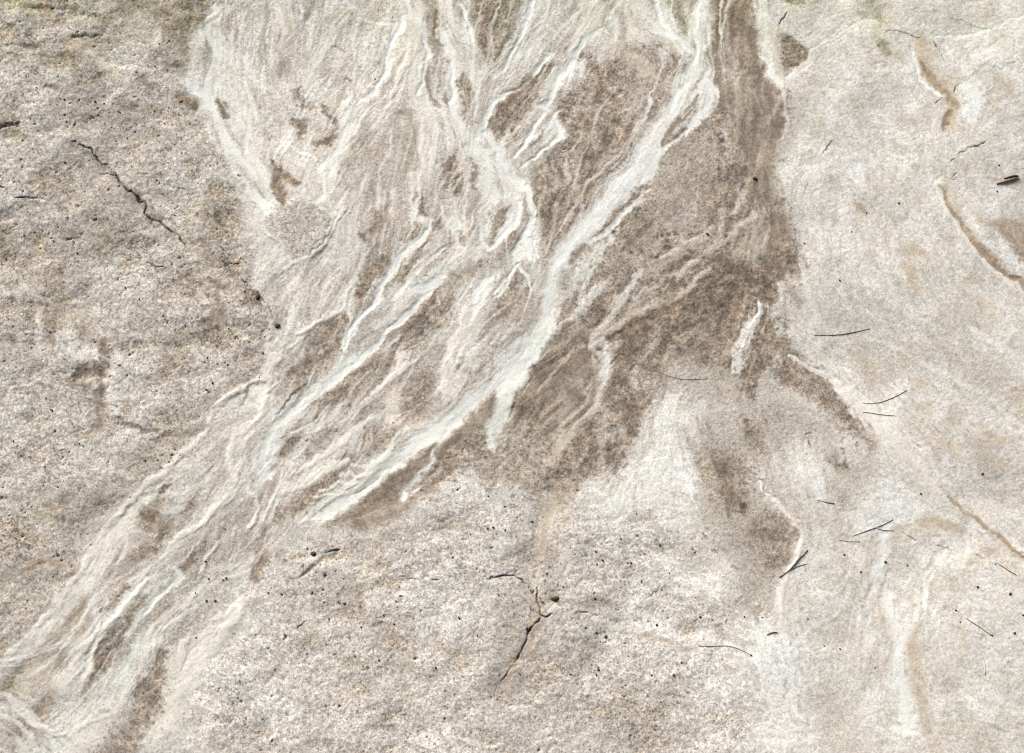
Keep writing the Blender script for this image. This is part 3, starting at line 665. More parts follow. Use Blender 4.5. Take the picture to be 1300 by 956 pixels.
# dark band and bright margin, right
stroke('d', '992,432,20 1007,454,18 1030,474,22 1056,492,28 1074,512,36 1090,534,32 1106,552,26', 0.80, 0.8); stroke('b', '1008,455,8 1030,466,9 1050,478,10 1066,490,8', 0.6, 0.6)
stroke('c', '1002,450,4 1016,460,5 1038,468,6 1056,480,8 1072,494,12 1086,510,16 1102,526,20 1126,552,26 1150,578,22 1176,604,18 1200,630,14 1230,654,8', 0.75, 0.6, 0.7)
stroke('w', '1003,451,3 1018,461,4 1040,469,5 1058,481,6', 0.7, 0.6)
stroke('t', '1140,560,8 1156,582,10 1168,600,6', 0.45, 0.9); stroke('t', '1180,570,8 1192,582,6', 0.4, 1.0)
stroke('t', '1200,618,8 1212,632,10 1228,648,11 1246,664,12 1264,678,10 1300,706,12 1340,720,12', 0.62, 0.7)
stroke('d', '1066,582,18 1072,594,14', 0.5, 0.9); stroke('m', '1070,610,24 1078,640,24', 0.55, 1.0)
stroke('D', '1062,586,8 1072,590,6', 0.4, 1.0)
stroke('c', '966,612,3 970,626,4 980,636,5 992,646,6 1000,656,6 1008,664,8 1016,676,8 1022,690,9 1014,708,8 1006,724,8 996,750,9 993,775,10 988,800,12', 0.82, 0.7, 0.9, sid=10)
stroke('b', '1012,672,8 1004,690,10 1000,706,6', 0.4, 1.0)
stroke('t', '1170,662,10 1188,660,16 1206,668,12 1226,676,8', 0.65, 0.8); stroke('l', '1150,676,14 1180,672,14', 0.5, 1.0)
stroke('t', '1252,700,8 1268,696,12 1284,702,10 1304,708,8', 0.6, 0.8); stroke('t', '1228,714,10 1246,710,10', 0.45, 0.9); stroke('l', '1285,725,16 1300,740,16', 0.4, 1.0)
stroke('w', '1125,665,8 1120,690,10 1116,720,12 1114,742,10 1100,762,9 1090,780,9', 0.62, 0.9, 1.0)
stroke('w', '1126,730,10 1126,760,10 1130,784,12 1138,806,16 1142,830,20 1146,866,20 1150,920,20', 0.75, 0.7, 0.9, sid=11)
stroke('w', '1196,700,7 1182,730,8 1172,756,9 1162,780,9 1154,800,9 1146,820,12', 0.68, 0.8, 1.0, sid=11)
stroke('w', '1228,695,8 1222,715,8 1216,730,8', 0.45, 1.0); stroke('P', '1240,656,10 1260,690,6', 0.3, 1.0)
stroke('t', '1166,795,12 1158,820,14 1160,850,16 1164,880,16', 0.5, 0.8); stroke('l', '1110,765,16 1124,795,16 1130,812,8', 0.45, 0.9)
stroke('l', '1106,690,16 1102,715,12', 0.4, 1.0); stroke('w', '1096,790,14 1094,820,16', 0.45, 1.0); stroke('l', '1083,800,8 1084,830,8', 0.35, 1.0)
stroke('l', '1138,745,10 1142,760,8', 0.3, 1.0); stroke('P', '1260,820,20 1300,815,20', 0.3, 1.1); stroke('l', '1220,800,16 1222,840,14', 0.3, 1.1)
stroke('P', '1270,640,20 1296,660,20', 0.3, 1.1)
# upper right
stroke('c', '964,-30,12 967,20,16 972,60,20 978,85,20 988,104,14', 0.85, 0.6, 0.8); stroke('g', '962,-20,8 966,20,10 970,50,8', 0.4, 0.9)
stroke('l', '984,40,10 986,70,14 988,95,10', 0.5, 0.8); stroke('w', '966,72,5 976,88,6 990,110,6', 0.8, 0.6)
stroke('c', '990,112,5 994,135,4 999,158,5 997,178,4', 0.75, 0.7); stroke('s', '980,150,16 988,162,18 990,175,10', 0.6, 0.8); stroke('c', '974,155,6 982,142,5 988,128,5', 0.45, 0.9)
stroke('w', '1086,33,5 1066,44,6 1048,53,6 1032,62,6 1026,74,6 1016,86,6 996,101,5', 0.85, 0.6, 0.8); stroke('w', '1080,28,4 1056,40,4 1040,52,4', 0.5, 0.9)
stroke('m', '1045,64,14 1030,80,12', 0.35, 1.0)
stroke('o', '1106,2,20 1114,16,26 1120,28,14', 0.5, 0.9); stroke('l', '1130,18,16 1126,30,14', 0.4, 1.0); stroke('o', '1096,20,10 1102,24,8', 0.5, 0.9)
stroke('o', '1118,56,8 1124,62,10', 0.6, 0.8); stroke('t', '1112,38,10 1114,50,8', 0.4, 1.0); stroke('t', '1140,66,8 1150,74,8', 0.35, 1.0)
stroke('l', '1168,48,10 1176,60,12', 0.5, 0.9); stroke('t', '1176,54,10 1182,56,8', 0.5, 0.9)
stroke('t', '1170,72,6 1176,84,15 1180,98,14 1190,108,12 1200,118,11 1208,128,10 1213,134,8', 0.75, 0.6); stroke('t', '1210,138,10 1204,152,14 1196,166,9', 0.7, 0.7)
stroke('l', '1184,80,14 1196,96,12 1212,102,12', 0.45, 0.9)
stroke('w', '1162,60,3 1165,80,3 1168,100,4 1178,110,4 1190,116,4', 0.75, 0.7); stroke('w', '1110,76,3 1112,88,3', 0.6, 0.8)
stroke('w', '1300,22,3 1276,32,3 1252,40,4 1222,44,3 1190,46,3', 0.75, 0.7); stroke('w', '1272,6,3 1284,16,3 1294,24,3', 0.6, 0.8); stroke('w', '1274,74,3 1290,66,3', 0.5, 0.8)
stroke('t', '1270,104,14 1282,112,18', 0.45, 0.9); stroke('l', '1262,130,14 1268,145,10', 0.4, 1.0); stroke('l', '1234,90,12 1238,108,12', 0.4, 1.0)
stroke('l', '1225,165,20 1240,172,14', 0.35, 1.0); stroke('w', '1232,158,6 1248,164,5 1262,146,3', 0.4, 1.0)
stroke('w', '1194,226,5 1192,240,6 1196,256,6 1205,272,5 1214,290,5 1226,306,5 1240,322,5 1256,335,5 1272,346,6 1297,367,6 1330,390,6', 0.85, 0.6, 0.7)
stroke('t', '1194,236,5 1202,248,8 1208,262,9 1214,276,9 1224,294,9 1238,312,10 1254,328,10 1276,345,9 1300,364,8 1330,385,8', 0.75, 0.6); stroke('T', '1214,272,4 1224,292,5 1246,318,7 1262,334,5 1290,356,5', 0.65, 0.6)
stroke('l', '1204,240,10 1216,252,10 1218,266,6', 0.6, 0.8)
stroke('P', '1224,268,6 1238,284,14 1256,302,18 1280,324,16 1304,344,14', 0.75, 0.7); stroke('m', '1252,296,12 1262,306,8', 0.4, 0.9)
patch('T', '1240,276 1274,281 1320,292 1340,370 1310,346 1284,322 1264,298', 0.78, 7, 0.8); patch('D', '1284,310 1310,322 1320,350 1298,334', 0.3, 8)
stroke('l', '1215,260,20 1245,280,14', 0.4, 1.0)
stroke('t', '1083,256,10 1092,266,13 1100,272,7', 0.65, 0.8); stroke('l', '1076,230,8 1090,252,6', 0.4, 1.0); stroke('l', '1106,240,16 1118,236,10', 0.35, 1.0)
stroke('t', '1152,322,16 1162,318,18 1174,324,8', 0.5, 0.9); stroke('t', '1148,342,10 1156,352,12 1150,360,8', 0.5, 0.9); stroke('l', '1152,368,16 1166,370,14', 0.5, 1.0)
stroke('t', '1104,320,10 1112,324,6', 0.4, 1.0); stroke('t', '1228,354,10 1238,356,8', 0.45, 1.0); stroke('l', '1226,380,20 1250,390,20', 0.45, 1.0); stroke('l', '1230,412,14 1246,418,8', 0.35, 1.0)
stroke('l', '1094,375,12 1098,382,8', 0.35, 1.0); stroke('w', '1112,316,6 1128,330,6 1142,348,5', 0.4, 1.0); stroke('w', '1066,362,8 1060,380,6 1046,392,6', 0.4, 1.0)
for (x, y) in [(1090, 450), (1100, 470), (1150, 450), (1165, 480), (1165, 515), (1210, 520), (1206, 535), (1196, 560), (1260, 555), (1280, 556), (1240, 565), (1240, 580), (1255, 585), (1208, 572), (1296, 500), (1150, 530), (1262, 630)]:
    stroke('t', '%d,%d,12 %d,%d,14' % (x, y, x + 7, y + 4), 0.38, 1.1, 1.2)
for (x, y) in [(1230, 470), (1100, 440), (1170, 460), (1110, 480), (1260, 600), (1270, 630), (1280, 620), (1180, 445), (1230, 500)]:
    stroke('m', '%d,%d,26 %d,%d,30' % (x, y, x + 20, y - 4), 0.22, 1.2, 1.2)
stroke('T', '1174,76,4 1180,94,6 1192,110,6 1204,122,5 1212,134,4', 0.45, 0.7); stroke('T', '1208,142,5 1202,156,7 1197,164,4', 0.45, 0.7)
stroke('T', '1088,260,5 1096,268,6', 0.4, 0.8); stroke('t', '1160,372,8 1152,350,8 1158,330,10', 0.35, 0.9)
stroke('p', '1020,300,8 1016,330,10 1020,352,8', 0.5, 0.9); stroke('w', '1040,190,4 1066,186,4 1100,200,4', 0.35, 0.9)
stroke('w', '1100,424,4 1140,440,4 1190,470,5 1250,500,5 1300,540,5', 0.4, 0.9); stroke('w', '1230,415,5 1262,436,6 1300,452,5', 0.5, 0.9); stroke('p', '1060,420,10 1040,440,10 1030,455,8', 0.45, 0.9)
stroke('w', '1056,480,8 1072,494,12 1088,512,15 1104,528,18 1126,552,20', 0.55, 0.7)
stroke('l', '1126,530,5 1150,560,7 1180,590,8 1206,622,8 1236,652,8', 0.5, 0.8); stroke('w', '1150,552,4 1176,582,5 1204,610,4', 0.45, 0.8)
stroke('w', '1216,634,5 1240,652,6 1270,676,5 1304,696,5', 0.5, 0.8); stroke('w', '1060,600,8 1090,640,10 1080,660,8', 0.3, 1.2)
stroke('p', '1040,100,6 1080,130,8 1120,170,8 1150,230,8', 0.3, 1.0); stroke('w', '1240,180,4 1262,200,5 1296,206,4', 0.3, 1.0)
stroke('t', '205,281,5 226,296,6 245,316,5 270,328,5 296,338,4', 0.4, 1.0); stroke('h', '90,180,4 128,206,5 148,228,5 182,260,6 208,286,5', 0.35, 1.0)
stroke('t', '1168,48,10 1178,70,14 1184,90,18 1198,108,16 1210,124,14', 0.35, 1.0, 1.3); stroke('w', '1200,60,5 1222,84,7 1236,104,9 1236,130,9 1230,150,7', 0.55, 0.9, 1.0); stroke('w', '1160,62,4 1166,90,5 1176,108,5 1192,118,4', 0.7, 0.6)
stroke('p', '1070,470,10 1110,510,14 1150,560,16 1190,605,16 1230,645,14 1280,690,14 1320,720,14', 0.55, 1.0, 0.9)
stroke('p', '1010,300,10 1030,330,12 1026,370,12 1040,410,12', 0.4, 1.1); stroke('P', '1120,150,16 1160,190,20 1180,240,16', 0.28, 1.3, 1.3); stroke('P', '1060,300,20 1110,360,26 1170,410,22', 0.25, 1.3, 1.3); stroke('P', '1240,220,14 1290,250,18', 0.3, 1.2)
# gully at the foot
stroke('m', '706,632,34 692,660,44 684,690,46 682,720,50 680,750,46 672,790,50 656,830,46 640,870,40', 0.52, 1.0, h=-3.6)
stroke('t', '702,628,22 694,655,20 688,690,20', 0.25, 1.0); stroke('p', '697,626,8 700,645,10 697,660,12 690,680,12 684,700,10', 0.7, 0.8)
stroke('c', '684,694,6 682,704,5', 0.7, 0.8); stroke('P', '683,722,6 684,738,11 686,750,10', 0.75, 0.7); stroke('p', '676,650,14 670,672,14', 0.4, 1.0)
stroke('m', '700,745,18 706,762,16', 0.5, 0.9); stroke('o', '702,760,10 706,766,8', 0.5, 0.9, h=-1.5)
stroke('m', '745,760,14 770,762,14', 0.5, 1.0); stroke('b', '756,760,8 768,762,6', 0.5, 1.0); stroke('m', '640,760,30 650,790,30 640,820,26', 0.3, 1.1)
stroke('c', '650,848,3 660,842,4 668,836,4', 0.7, 0.8); stroke('c', '640,860,4 652,856,3 664,846,3', 0.7, 0.8); stroke('t', '648,852,6 658,846,5', 0.4, 0.9)
stroke('P', '690,780,10 720,772,8', 0.4, 1.0); stroke('t', '704,622,8 695,655,9 686,690,9 683,730,8 684,765,8 676,795,9 660,830,9 642,866,9', 0.5, 1.0, 1.1)
stroke('t', '788,805,2 812,808,4 836,813,5 858,820,6 880,827,4', 0.6, 0.7); stroke('c', '760,790,8 800,800,7 840,806,8', 0.4, 0.9); stroke('P', '820,795,14 870,812,12 930,826,10', 0.4, 1.0)
stroke('m', '866,790,14 872,800,12', 0.45, 1.0); stroke('m', '912,804,10 916,810,10', 0.45, 1.0); stroke('l', '900,716,14 908,720,10', 0.4, 1.0)
stroke('t', '380,730,3 392,722,5 406,714,6 424,704,5', 0.7, 0.7, h=-1.2); stroke('b', '384,726,4 400,716,6', 0.4, 0.8)
stroke('b', '488,678,12 500,680,8', 0.35, 1.0); stroke('b', '318,770,10 330,764,8', 0.3, 1.0)
stroke('P', '560,775,30 580,790,20', 0.35, 1.1); stroke('P', '620,705,24 640,690,20', 0.3, 1.1)
stroke('l', '470,690,50 420,740,60 380,780,40', 0.22, 1.2); stroke('h', '745,690,5 755,684,4', 0.3, 1)
# beyond the foot of the picture the same deposits run on
stroke('c', '150,900,26 90,960,30 20,1030,36', 0.7, 0.8); stroke('d', '190,890,30 150,950,34 100,1020,30', 0.6, 0.8); stroke('b', '60,890,20 20,930,26', 0.5, 0.9)
stroke('g', '130,880,18 70,940,22 0,1000,26', 0.5, 0.9); stroke('p', '990,900,30 1000,960,30', 0.5, 1.0); stroke('m', '1060,900,40 1080,960,40', 0.3, 1.1); stroke('t', '1170,890,12 1180,950,14', 0.4, 1.0)

# and further up the slope
stroke('s', '930,-50,62 928,-130,66 940,-260,60 990,-460,50 1060,-760,40', 0.85, 0.7); stroke('w', '890,-55,15 894,-150,18 920,-300,20 960,-500,18 1020,-800,14', 0.9, 0.5)
stroke('w', '514,-25,18 520,-140,20 560,-300,22 600,-520,18 640,-800,14', 0.9, 0.6); stroke('w', '674,-25,8 690,-120,10 740,-260,12 800,-420,10', 0.85, 0.6); stroke('d', '632,-35,70 650,-120,50 690,-220,24', 0.8, 0.7)
stroke('c', '300,-25,8 330,-140,14 420,-300,18 500,-480,16', 0.7, 0.8); stroke('c', '830,-28,8 840,-100,10 880,-200,10 915,-290,10', 0.8, 0.7); stroke('c', '966,-25,12 985,-140,14 1030,-300,14', 0.7, 0.8); stroke('p', '420,-40,60 470,-200,70 540,-400,60', 0.5, 1.0)
# the ground is slightly greenish high up the slope
_, gtop = to_ground(650, 0); _, gmid = to_ground(650, 110)
gt = sstep((gmid - Y) / (gmid - gtop)) * 0.75 * (1 - 0.7 * sstep((gtop - 60 - Y) / 300))
COL += np.array([-9, -4, -15], np.float32) / 255.0 * (gt * (0.5 + 0.35 * np.clip(n_b, -1, 1)))[..., None]

# cracks in the ground: shallow grooves, coloured dark to stand for depth shade
CRK = np.zeros((NY, NX), np.float32)
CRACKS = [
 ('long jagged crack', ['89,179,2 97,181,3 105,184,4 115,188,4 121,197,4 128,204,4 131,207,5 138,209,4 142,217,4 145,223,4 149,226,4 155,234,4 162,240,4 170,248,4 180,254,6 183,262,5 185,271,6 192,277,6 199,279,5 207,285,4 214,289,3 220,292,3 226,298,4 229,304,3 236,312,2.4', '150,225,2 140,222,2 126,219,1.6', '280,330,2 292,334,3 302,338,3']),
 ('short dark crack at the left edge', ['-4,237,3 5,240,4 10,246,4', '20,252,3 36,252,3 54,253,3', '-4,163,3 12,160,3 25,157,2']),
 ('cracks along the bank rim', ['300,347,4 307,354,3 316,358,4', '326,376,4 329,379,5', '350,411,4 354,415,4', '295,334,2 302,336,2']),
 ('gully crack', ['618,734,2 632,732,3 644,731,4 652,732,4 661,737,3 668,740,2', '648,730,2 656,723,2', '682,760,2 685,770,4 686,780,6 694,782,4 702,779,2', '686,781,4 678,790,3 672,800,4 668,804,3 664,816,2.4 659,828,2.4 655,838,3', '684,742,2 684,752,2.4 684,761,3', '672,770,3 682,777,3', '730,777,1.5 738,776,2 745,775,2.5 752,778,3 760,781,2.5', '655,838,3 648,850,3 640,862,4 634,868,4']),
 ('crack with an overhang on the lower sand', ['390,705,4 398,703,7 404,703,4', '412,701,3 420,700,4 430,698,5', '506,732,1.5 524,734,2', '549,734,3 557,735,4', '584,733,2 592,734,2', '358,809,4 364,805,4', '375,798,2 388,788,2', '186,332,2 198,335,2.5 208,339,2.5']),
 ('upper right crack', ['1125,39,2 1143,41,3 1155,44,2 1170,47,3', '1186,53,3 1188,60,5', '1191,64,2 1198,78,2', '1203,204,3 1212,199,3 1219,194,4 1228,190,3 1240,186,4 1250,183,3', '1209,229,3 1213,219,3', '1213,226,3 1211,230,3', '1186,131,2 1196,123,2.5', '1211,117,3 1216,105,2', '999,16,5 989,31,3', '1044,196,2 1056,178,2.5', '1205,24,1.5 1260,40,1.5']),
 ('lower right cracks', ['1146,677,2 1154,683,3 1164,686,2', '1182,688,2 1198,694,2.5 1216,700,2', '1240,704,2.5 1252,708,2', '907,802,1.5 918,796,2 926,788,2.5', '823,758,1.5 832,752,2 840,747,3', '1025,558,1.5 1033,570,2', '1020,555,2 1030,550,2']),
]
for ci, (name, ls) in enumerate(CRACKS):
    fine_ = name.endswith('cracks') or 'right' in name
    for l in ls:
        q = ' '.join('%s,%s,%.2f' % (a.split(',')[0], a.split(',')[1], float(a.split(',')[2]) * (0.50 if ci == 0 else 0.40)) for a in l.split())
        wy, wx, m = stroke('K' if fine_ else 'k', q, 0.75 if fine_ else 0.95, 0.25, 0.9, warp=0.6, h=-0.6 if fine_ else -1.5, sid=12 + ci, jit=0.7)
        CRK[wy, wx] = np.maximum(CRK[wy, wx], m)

strands(0.16)

# ---- hair-fine silt threads that follow the flow, splitting and rejoining
TR = np.random.default_rng(2024)
zone = np.zeros((NY, NX), np.float32); zone[MID[0], MID[1]] = MID[2]
zone *= (1 - np.clip(BANK, 0, 1))
def thread(n, kind, op, w, zmap, lo, hi, soft=0.5, rough=0.5):
    zf = zmap[FY, FX]; k = 0; tries = 0
    while k < n and tries < n * 60:
        tries += 1
        j = TR.integers(0, NYM); i = TR.integers(0, NXM)
        if zf[j, i] < 0.35 + 0.4 * TR.random(): continue
        x, y = float(i), float(j); L = TR.uniform(lo, hi) / CELL; pts = []; dx0, dy0 = DX[j, i], DY[j, i]
        if dy0 < 0: dx0, dy0 = -dx0, -dy0
        t = 0.0; wander = TR.normal(0, 0.10)
        while t < L:
            a, b = int(round(x)), int(round(y))
            if not (0 <= a < NXM and 0 <= b < NYM) or zf[b, a] < 0.2: break
            pts.append((x, y))
            dx, dy = DX[b, a], DY[b, a]
            if dx * dx0 + dy * dy0 < 0: dx, dy = -dx, -dy
            wander = 0.9 * wander + TR.normal(0, 0.06)
            dx, dy = dx - dy * wander, dy + dx * wander
            x += dx * 7; y += dy * 7; t += 7; dx0, dy0 = dx, dy
        if len(pts) < 5: continue
        m = len(pts); u = np.linspace(0, 1, m)
        ww = w * TR.uniform(0.6, 1.4) * np.clip(np.minimum(u * 4, (1 - u) * 3), 0.25, 1) * (1 + 0.3 * np.sin(u * TR.uniform(4, 14)))
        p = np.array([(AX[NXO] + q[0] * CELL, AY[NYO] + q[1] * CELL, ww[e]) for e, q in enumerate(pts)])
        stroke(kind, p, op * TR.uniform(0.6, 1.15), soft, rough, warp=0.8, h=0.2)
        k += 1
lum0 = COL.mean(-1)
dkz = np.clip((0.66 - lum0) / 0.12, 0, 1) * (1 - np.clip(BANK, 0, 1))
thread(110, 'm', 0.42, 6.0, zone, 50, 170, 0.9, 0.9)
thread(70, 'd', 0.30, 5.0, zone, 40, 130, 0.9, 0.9)
thread(190, 'c', 0.55, 3.4, zone, 60, 240)
thread(130, 'w', 0.60, 3.0, zone, 50, 200)
thread(70, 'l', 0.34, 4.5, dkz, 50, 170, 0.9, 0.8)
thread(45, 'D', 0.24, 5.0, dkz, 40, 140, 1.0, 0.9)

stroke('w', '655,460,26 640,476,20 610,500,16 590,520,18 566,538,20 546,552,18 522,570,15 500,588,12 478,606,10 456,624,10 436,638,11 414,650,12 396,657,6', 0.8, 0.6, 0.6)
stroke('b', '345,206,7 352,222,12 357,240,14 359,256,6', 0.6, 0.6); stroke('b', '352,216,6 364,226,10 374,233,8', 0.55, 0.6)
stroke('b', '376,114,8 382,122,13 388,134,13 394,134,8', 0.5, 0.6, 1.1); stroke('b', '371,150,7 378,160,11 384,165,8', 0.5, 0.6, 1.0); stroke('b', '406,182,10 416,178,12', 0.5, 0.7, 1.1)

# ---- fine rills, crisp and continuous, over the braids
def rills(kind, op, soft, rough, lines_):
    for l in lines_.strip().split('\n'):
        stroke(kind, l.strip(), op, soft, rough, warp=0.8)
rills('d', 0.55, 0.9, 0.9, """488,328,12 470,349,18 458,380,12
553,287,8 564,304,13 547,332,12 529,352,7
512,326,8 501,350,11 488,373,6
547,387,18 535,404,28 522,424,16
481,453,10 460,470,17 439,487,20 408,512,12
547,473,14 536,494,26 526,514,14
581,352,14 572,374,16 564,394,10
439,402,10 424,412,26 408,424,26 396,436,12
429,436,8 398,456,18 366,478,12
408,630,8 380,644,14 354,656,10
162,744,5 148,758,9 133,774,6
162,779,6 146,800,12 128,824,14 113,857,12
206,833,8 198,850,22 192,872,24
500,545,8 486,560,14 470,575,8
616,330,6 606,345,8 596,356,5
520,395,6 500,418,8 486,436,6
600,205,6 604,225,9 600,240,6
690,165,3 684,176,4 674,186,3
462,300,8 474,284,12 484,272,8
340,668,6 330,690,9 322,700,6
260,690,8 240,712,12 226,724,8
206,676,8 190,694,12 176,706,8
420,545,10 406,560,14 390,574,10""")
rills('c', 0.85, 0.5, 0.45, """411,221,4 413,245,5 425,269,5 430,276,4
524,221,4 526,259,5 533,281,5 543,290,5
588,311,3 578,298,4 567,283,4 560,262,3
439,387,4 415,404,5 394,415,5 377,426,3
446,366,4 439,387,4 446,404,4 441,420,4 438,438,3
354,449,5 341,486,6 334,523,6 308,541,7 298,560,6 297,587,6 300,611,5
285,631,4 261,660,5 236,675,5 216,690,3
187,739,4 167,764,5 147,783,5 133,803,5 118,832,5 103,864,5
592,392,6 588,415,9 573,447,10 565,470,9 564,496,7
529,456,4 501,477,6 474,498,5
442,582,6 418,594,9 393,606,8 359,626,6
472,533,5 450,546,8 430,563,7 400,584,6 374,598,4
275,690,4 261,710,4 250,726,3
322,628,3 328,640,4 329,651,4 322,661,4 314,669,3
400,204,3 380,192,4 366,182,3
330,180,3 316,150,4 306,120,4
520,60,5 512,90,6 496,130,5 470,165,5
540,150,5 534,190,6 538,215,5
555,140,4 575,175,5 592,205,4
345,5,3 354,20,4 362,40,4
282,60,4 300,90,4 318,120,4 330,150,3
360,600,3 345,640,4 336,660,3""")
rills('w', 0.9, 0.45, 0.4, """543,290,6 529,311,7 501,335,7 488,356,7 477,383,6 456,401,5 446,415,4 439,435,4
564,314,4 540,335,6 519,356,6 500,380,4
609,276,5 607,297,5 619,316,4
661,255,5 657,280,6 636,300,6 623,314,4
678,280,5 668,296,7 661,307,8 652,321,5
675,304,3 683,328,3
661,312,3 671,328,3
626,351,5 612,360,6 604,370,5 600,384,4
657,335,3 643,352,4 623,373,3
657,335,3 668,352,3 675,366,2
474,387,4 453,408,5 449,422,4 439,440,3
547,373,5 519,394,6 498,415,6 474,439,6 453,460,8 429,477,10 405,497,10 380,514,9 360,532,8
564,352,8 547,363,14 529,368,10
403,488,6 364,523,8 341,550,8 331,576,7 335,597,6 344,606,4
221,719,4 229,729,5 216,744,5 197,759,5 182,783,4
512,20,6 508,34,5 500,46,4 490,70,4 486,98,4 462,124,5
540,30,4 542,55,5 539,80,4 531,120,3
584,8,3 592,26,4 598,44,3
674,2,5 670,20,6 660,46,5 648,72,4 636,92,3
690,72,4 676,98,4 656,114,4 634,126,5 621,140,5 612,160,5
612,168,6 630,194,7 648,214,6 664,232,5
628,196,4 642,214,5 652,228,4
740,50,5 730,72,7 716,94,7 704,112,6 692,134,5
704,146,4 710,160,6 712,172,5 692,188,4 672,204,3
690,142,4 678,164,4 664,184,3 654,198,3
836,8,5 844,28,6 858,48,6 872,62,5 882,74,4""")
rills('p', 0.62, 0.8, 0.7, """810,345,4 798,365,8 785,385,9 768,408,9 758,425,8 756,442,6
770,360,6 750,378,11 730,395,10 706,420,6
940,235,3 938,250,4 934,268,4
775,445,5 770,468,7 768,488,6 757,515,5
560,300,10 540,330,12 520,360,10
600,430,10 588,470,10 580,500,8""")
rills('l', 0.62, 0.7, 0.6, """890,355,4 850,380,6 815,400,6 785,415,6 768,428,5
920,305,5 880,335,8 845,353,8 815,366,5
950,280,4 910,318,6 865,345,6 825,365,4
980,265,3 975,295,4 970,325,3
757,515,6 735,540,8 712,570,8 700,592,6
742,500,4 755,472,5 752,442,5
900,290,4 870,312,5 840,326,4
760,480,3 740,510,4 716,540,4
725,450,3 700,475,4 680,500,3""")
rills('D', 0.42, 0.8, 0.8, """858,373,5 838,388,8 815,402,9 795,416,12 780,426,10
725,408,6 705,430,8 690,448,5
900,330,14 930,336,20 955,350,14
830,280,6 810,300,8 792,320,5
720,240,8 700,270,12 692,300,8
640,140,8 655,122,10 676,100,8
800,520,8 806,545,10 800,565,6
580,560,5 550,595,7 520,622,6""")
rills('c', 0.8, 0.5, 0.5, """1003,451,3 1020,461,4 1042,470,5 1060,483,7 1078,501,9 1098,522,10 1124,550,11 1150,578,9 1178,606,7 1206,632,6 1236,655,5 1268,680,4 1302,700,4
1192,232,4 1193,246,4 1202,266,4 1212,287,4 1224,303,4 1240,321,4 1258,337,4 1276,349,4 1300,369,4
1086,33,3 1060,47,3 1034,61,4 1022,78,4 1000,100,4
966,612,3 970,626,3 982,638,4 1000,656,4 1012,670,4 1022,690,5 1012,712,4 1002,728,4 995,752,5 992,780,5""")
rills('T', 0.7, 0.6, 0.6, """1198,240,3 1206,258,5 1213,276,5 1224,294,5 1244,315,6 1262,332,6 1286,352,5 1304,366,5
1172,74,3 1178,92,6 1190,108,6 1202,120,5 1212,134,4
1208,142,4 1202,156,6 1196,166,4
1210,630,4 1228,648,5 1250,666,5 1280,688,5 1304,708,5""")

# pits: small holes and dark grains, clustered on the grey bank and the lower sand
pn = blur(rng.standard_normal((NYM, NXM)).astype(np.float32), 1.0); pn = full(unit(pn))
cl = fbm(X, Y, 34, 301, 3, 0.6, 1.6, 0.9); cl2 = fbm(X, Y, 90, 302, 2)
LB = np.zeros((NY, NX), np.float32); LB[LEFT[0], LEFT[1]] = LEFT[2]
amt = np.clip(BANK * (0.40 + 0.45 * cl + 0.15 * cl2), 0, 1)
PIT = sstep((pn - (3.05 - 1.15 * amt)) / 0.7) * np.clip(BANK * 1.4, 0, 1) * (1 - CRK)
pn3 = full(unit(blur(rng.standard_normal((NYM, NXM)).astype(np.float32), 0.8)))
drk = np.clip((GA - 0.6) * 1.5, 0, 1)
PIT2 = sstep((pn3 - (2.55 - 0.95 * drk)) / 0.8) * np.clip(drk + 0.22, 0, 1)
pn4 = full(unit(blur(rng.standard_normal((NYM, NXM)).astype(np.float32), 0.62)))
fleck = sstep((pn4 - 1.75) / 1.0) * np.clip(0.55 + 0.5 * fbm(X, Y, 24, 360, 3), 0, 1) * (0.35 + 0.65 * np.clip(GA, 0, 1))
COL += (C(128, 114, 99) - COL) * (fleck * 0.55)[..., None]
# ragged scratches in the pale crust
sc = sstep((-F1 - 1.7) / 1.2) * np.clip(FA, 0, 1) * 0.8
pn5 = full(unit(blur(rng.standard_normal((NYM, NXM)).astype(np.float32), 0.7)))
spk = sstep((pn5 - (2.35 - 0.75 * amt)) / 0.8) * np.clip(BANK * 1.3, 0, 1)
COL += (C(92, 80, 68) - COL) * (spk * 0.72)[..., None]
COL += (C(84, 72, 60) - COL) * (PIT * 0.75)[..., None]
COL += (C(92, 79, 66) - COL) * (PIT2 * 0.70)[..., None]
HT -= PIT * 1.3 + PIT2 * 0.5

# blotches of coarser and finer sand in the dark mud
drk = np.clip((0.70 - COL.mean(-1)) / 0.16, 0, 1)
bl = fbm(XW, YW, 15, 320, 3, 0.7) ; bl2 = fbm(X, Y, 6, 321, 2, 0.7)
COL *= (1 + drk * np.clip(GA, 0.2, 1.2) * np.clip(0.055 * bl + 0.05 * bl2, -0.18, 0.2))[..., None]
# crisp little ridges of crust
rid = np.clip(1 - np.abs(0.8 * F2 + 0.5 * F1 + 0.5 * fbm(X, Y, 18, 330, 2)) * 3.2, 0, 1) * np.clip(FA - 0.35, 0, 0.5) * 2
rid = rid * np.clip(fbm(X, Y, 30, 331, 2) * 0.7 + 0.35, 0, 1) * (1 - drk * 0.8)
COL += (C(238, 235, 228) - COL) * (rid * 0.42)[..., None]
HT += rid * 0.25
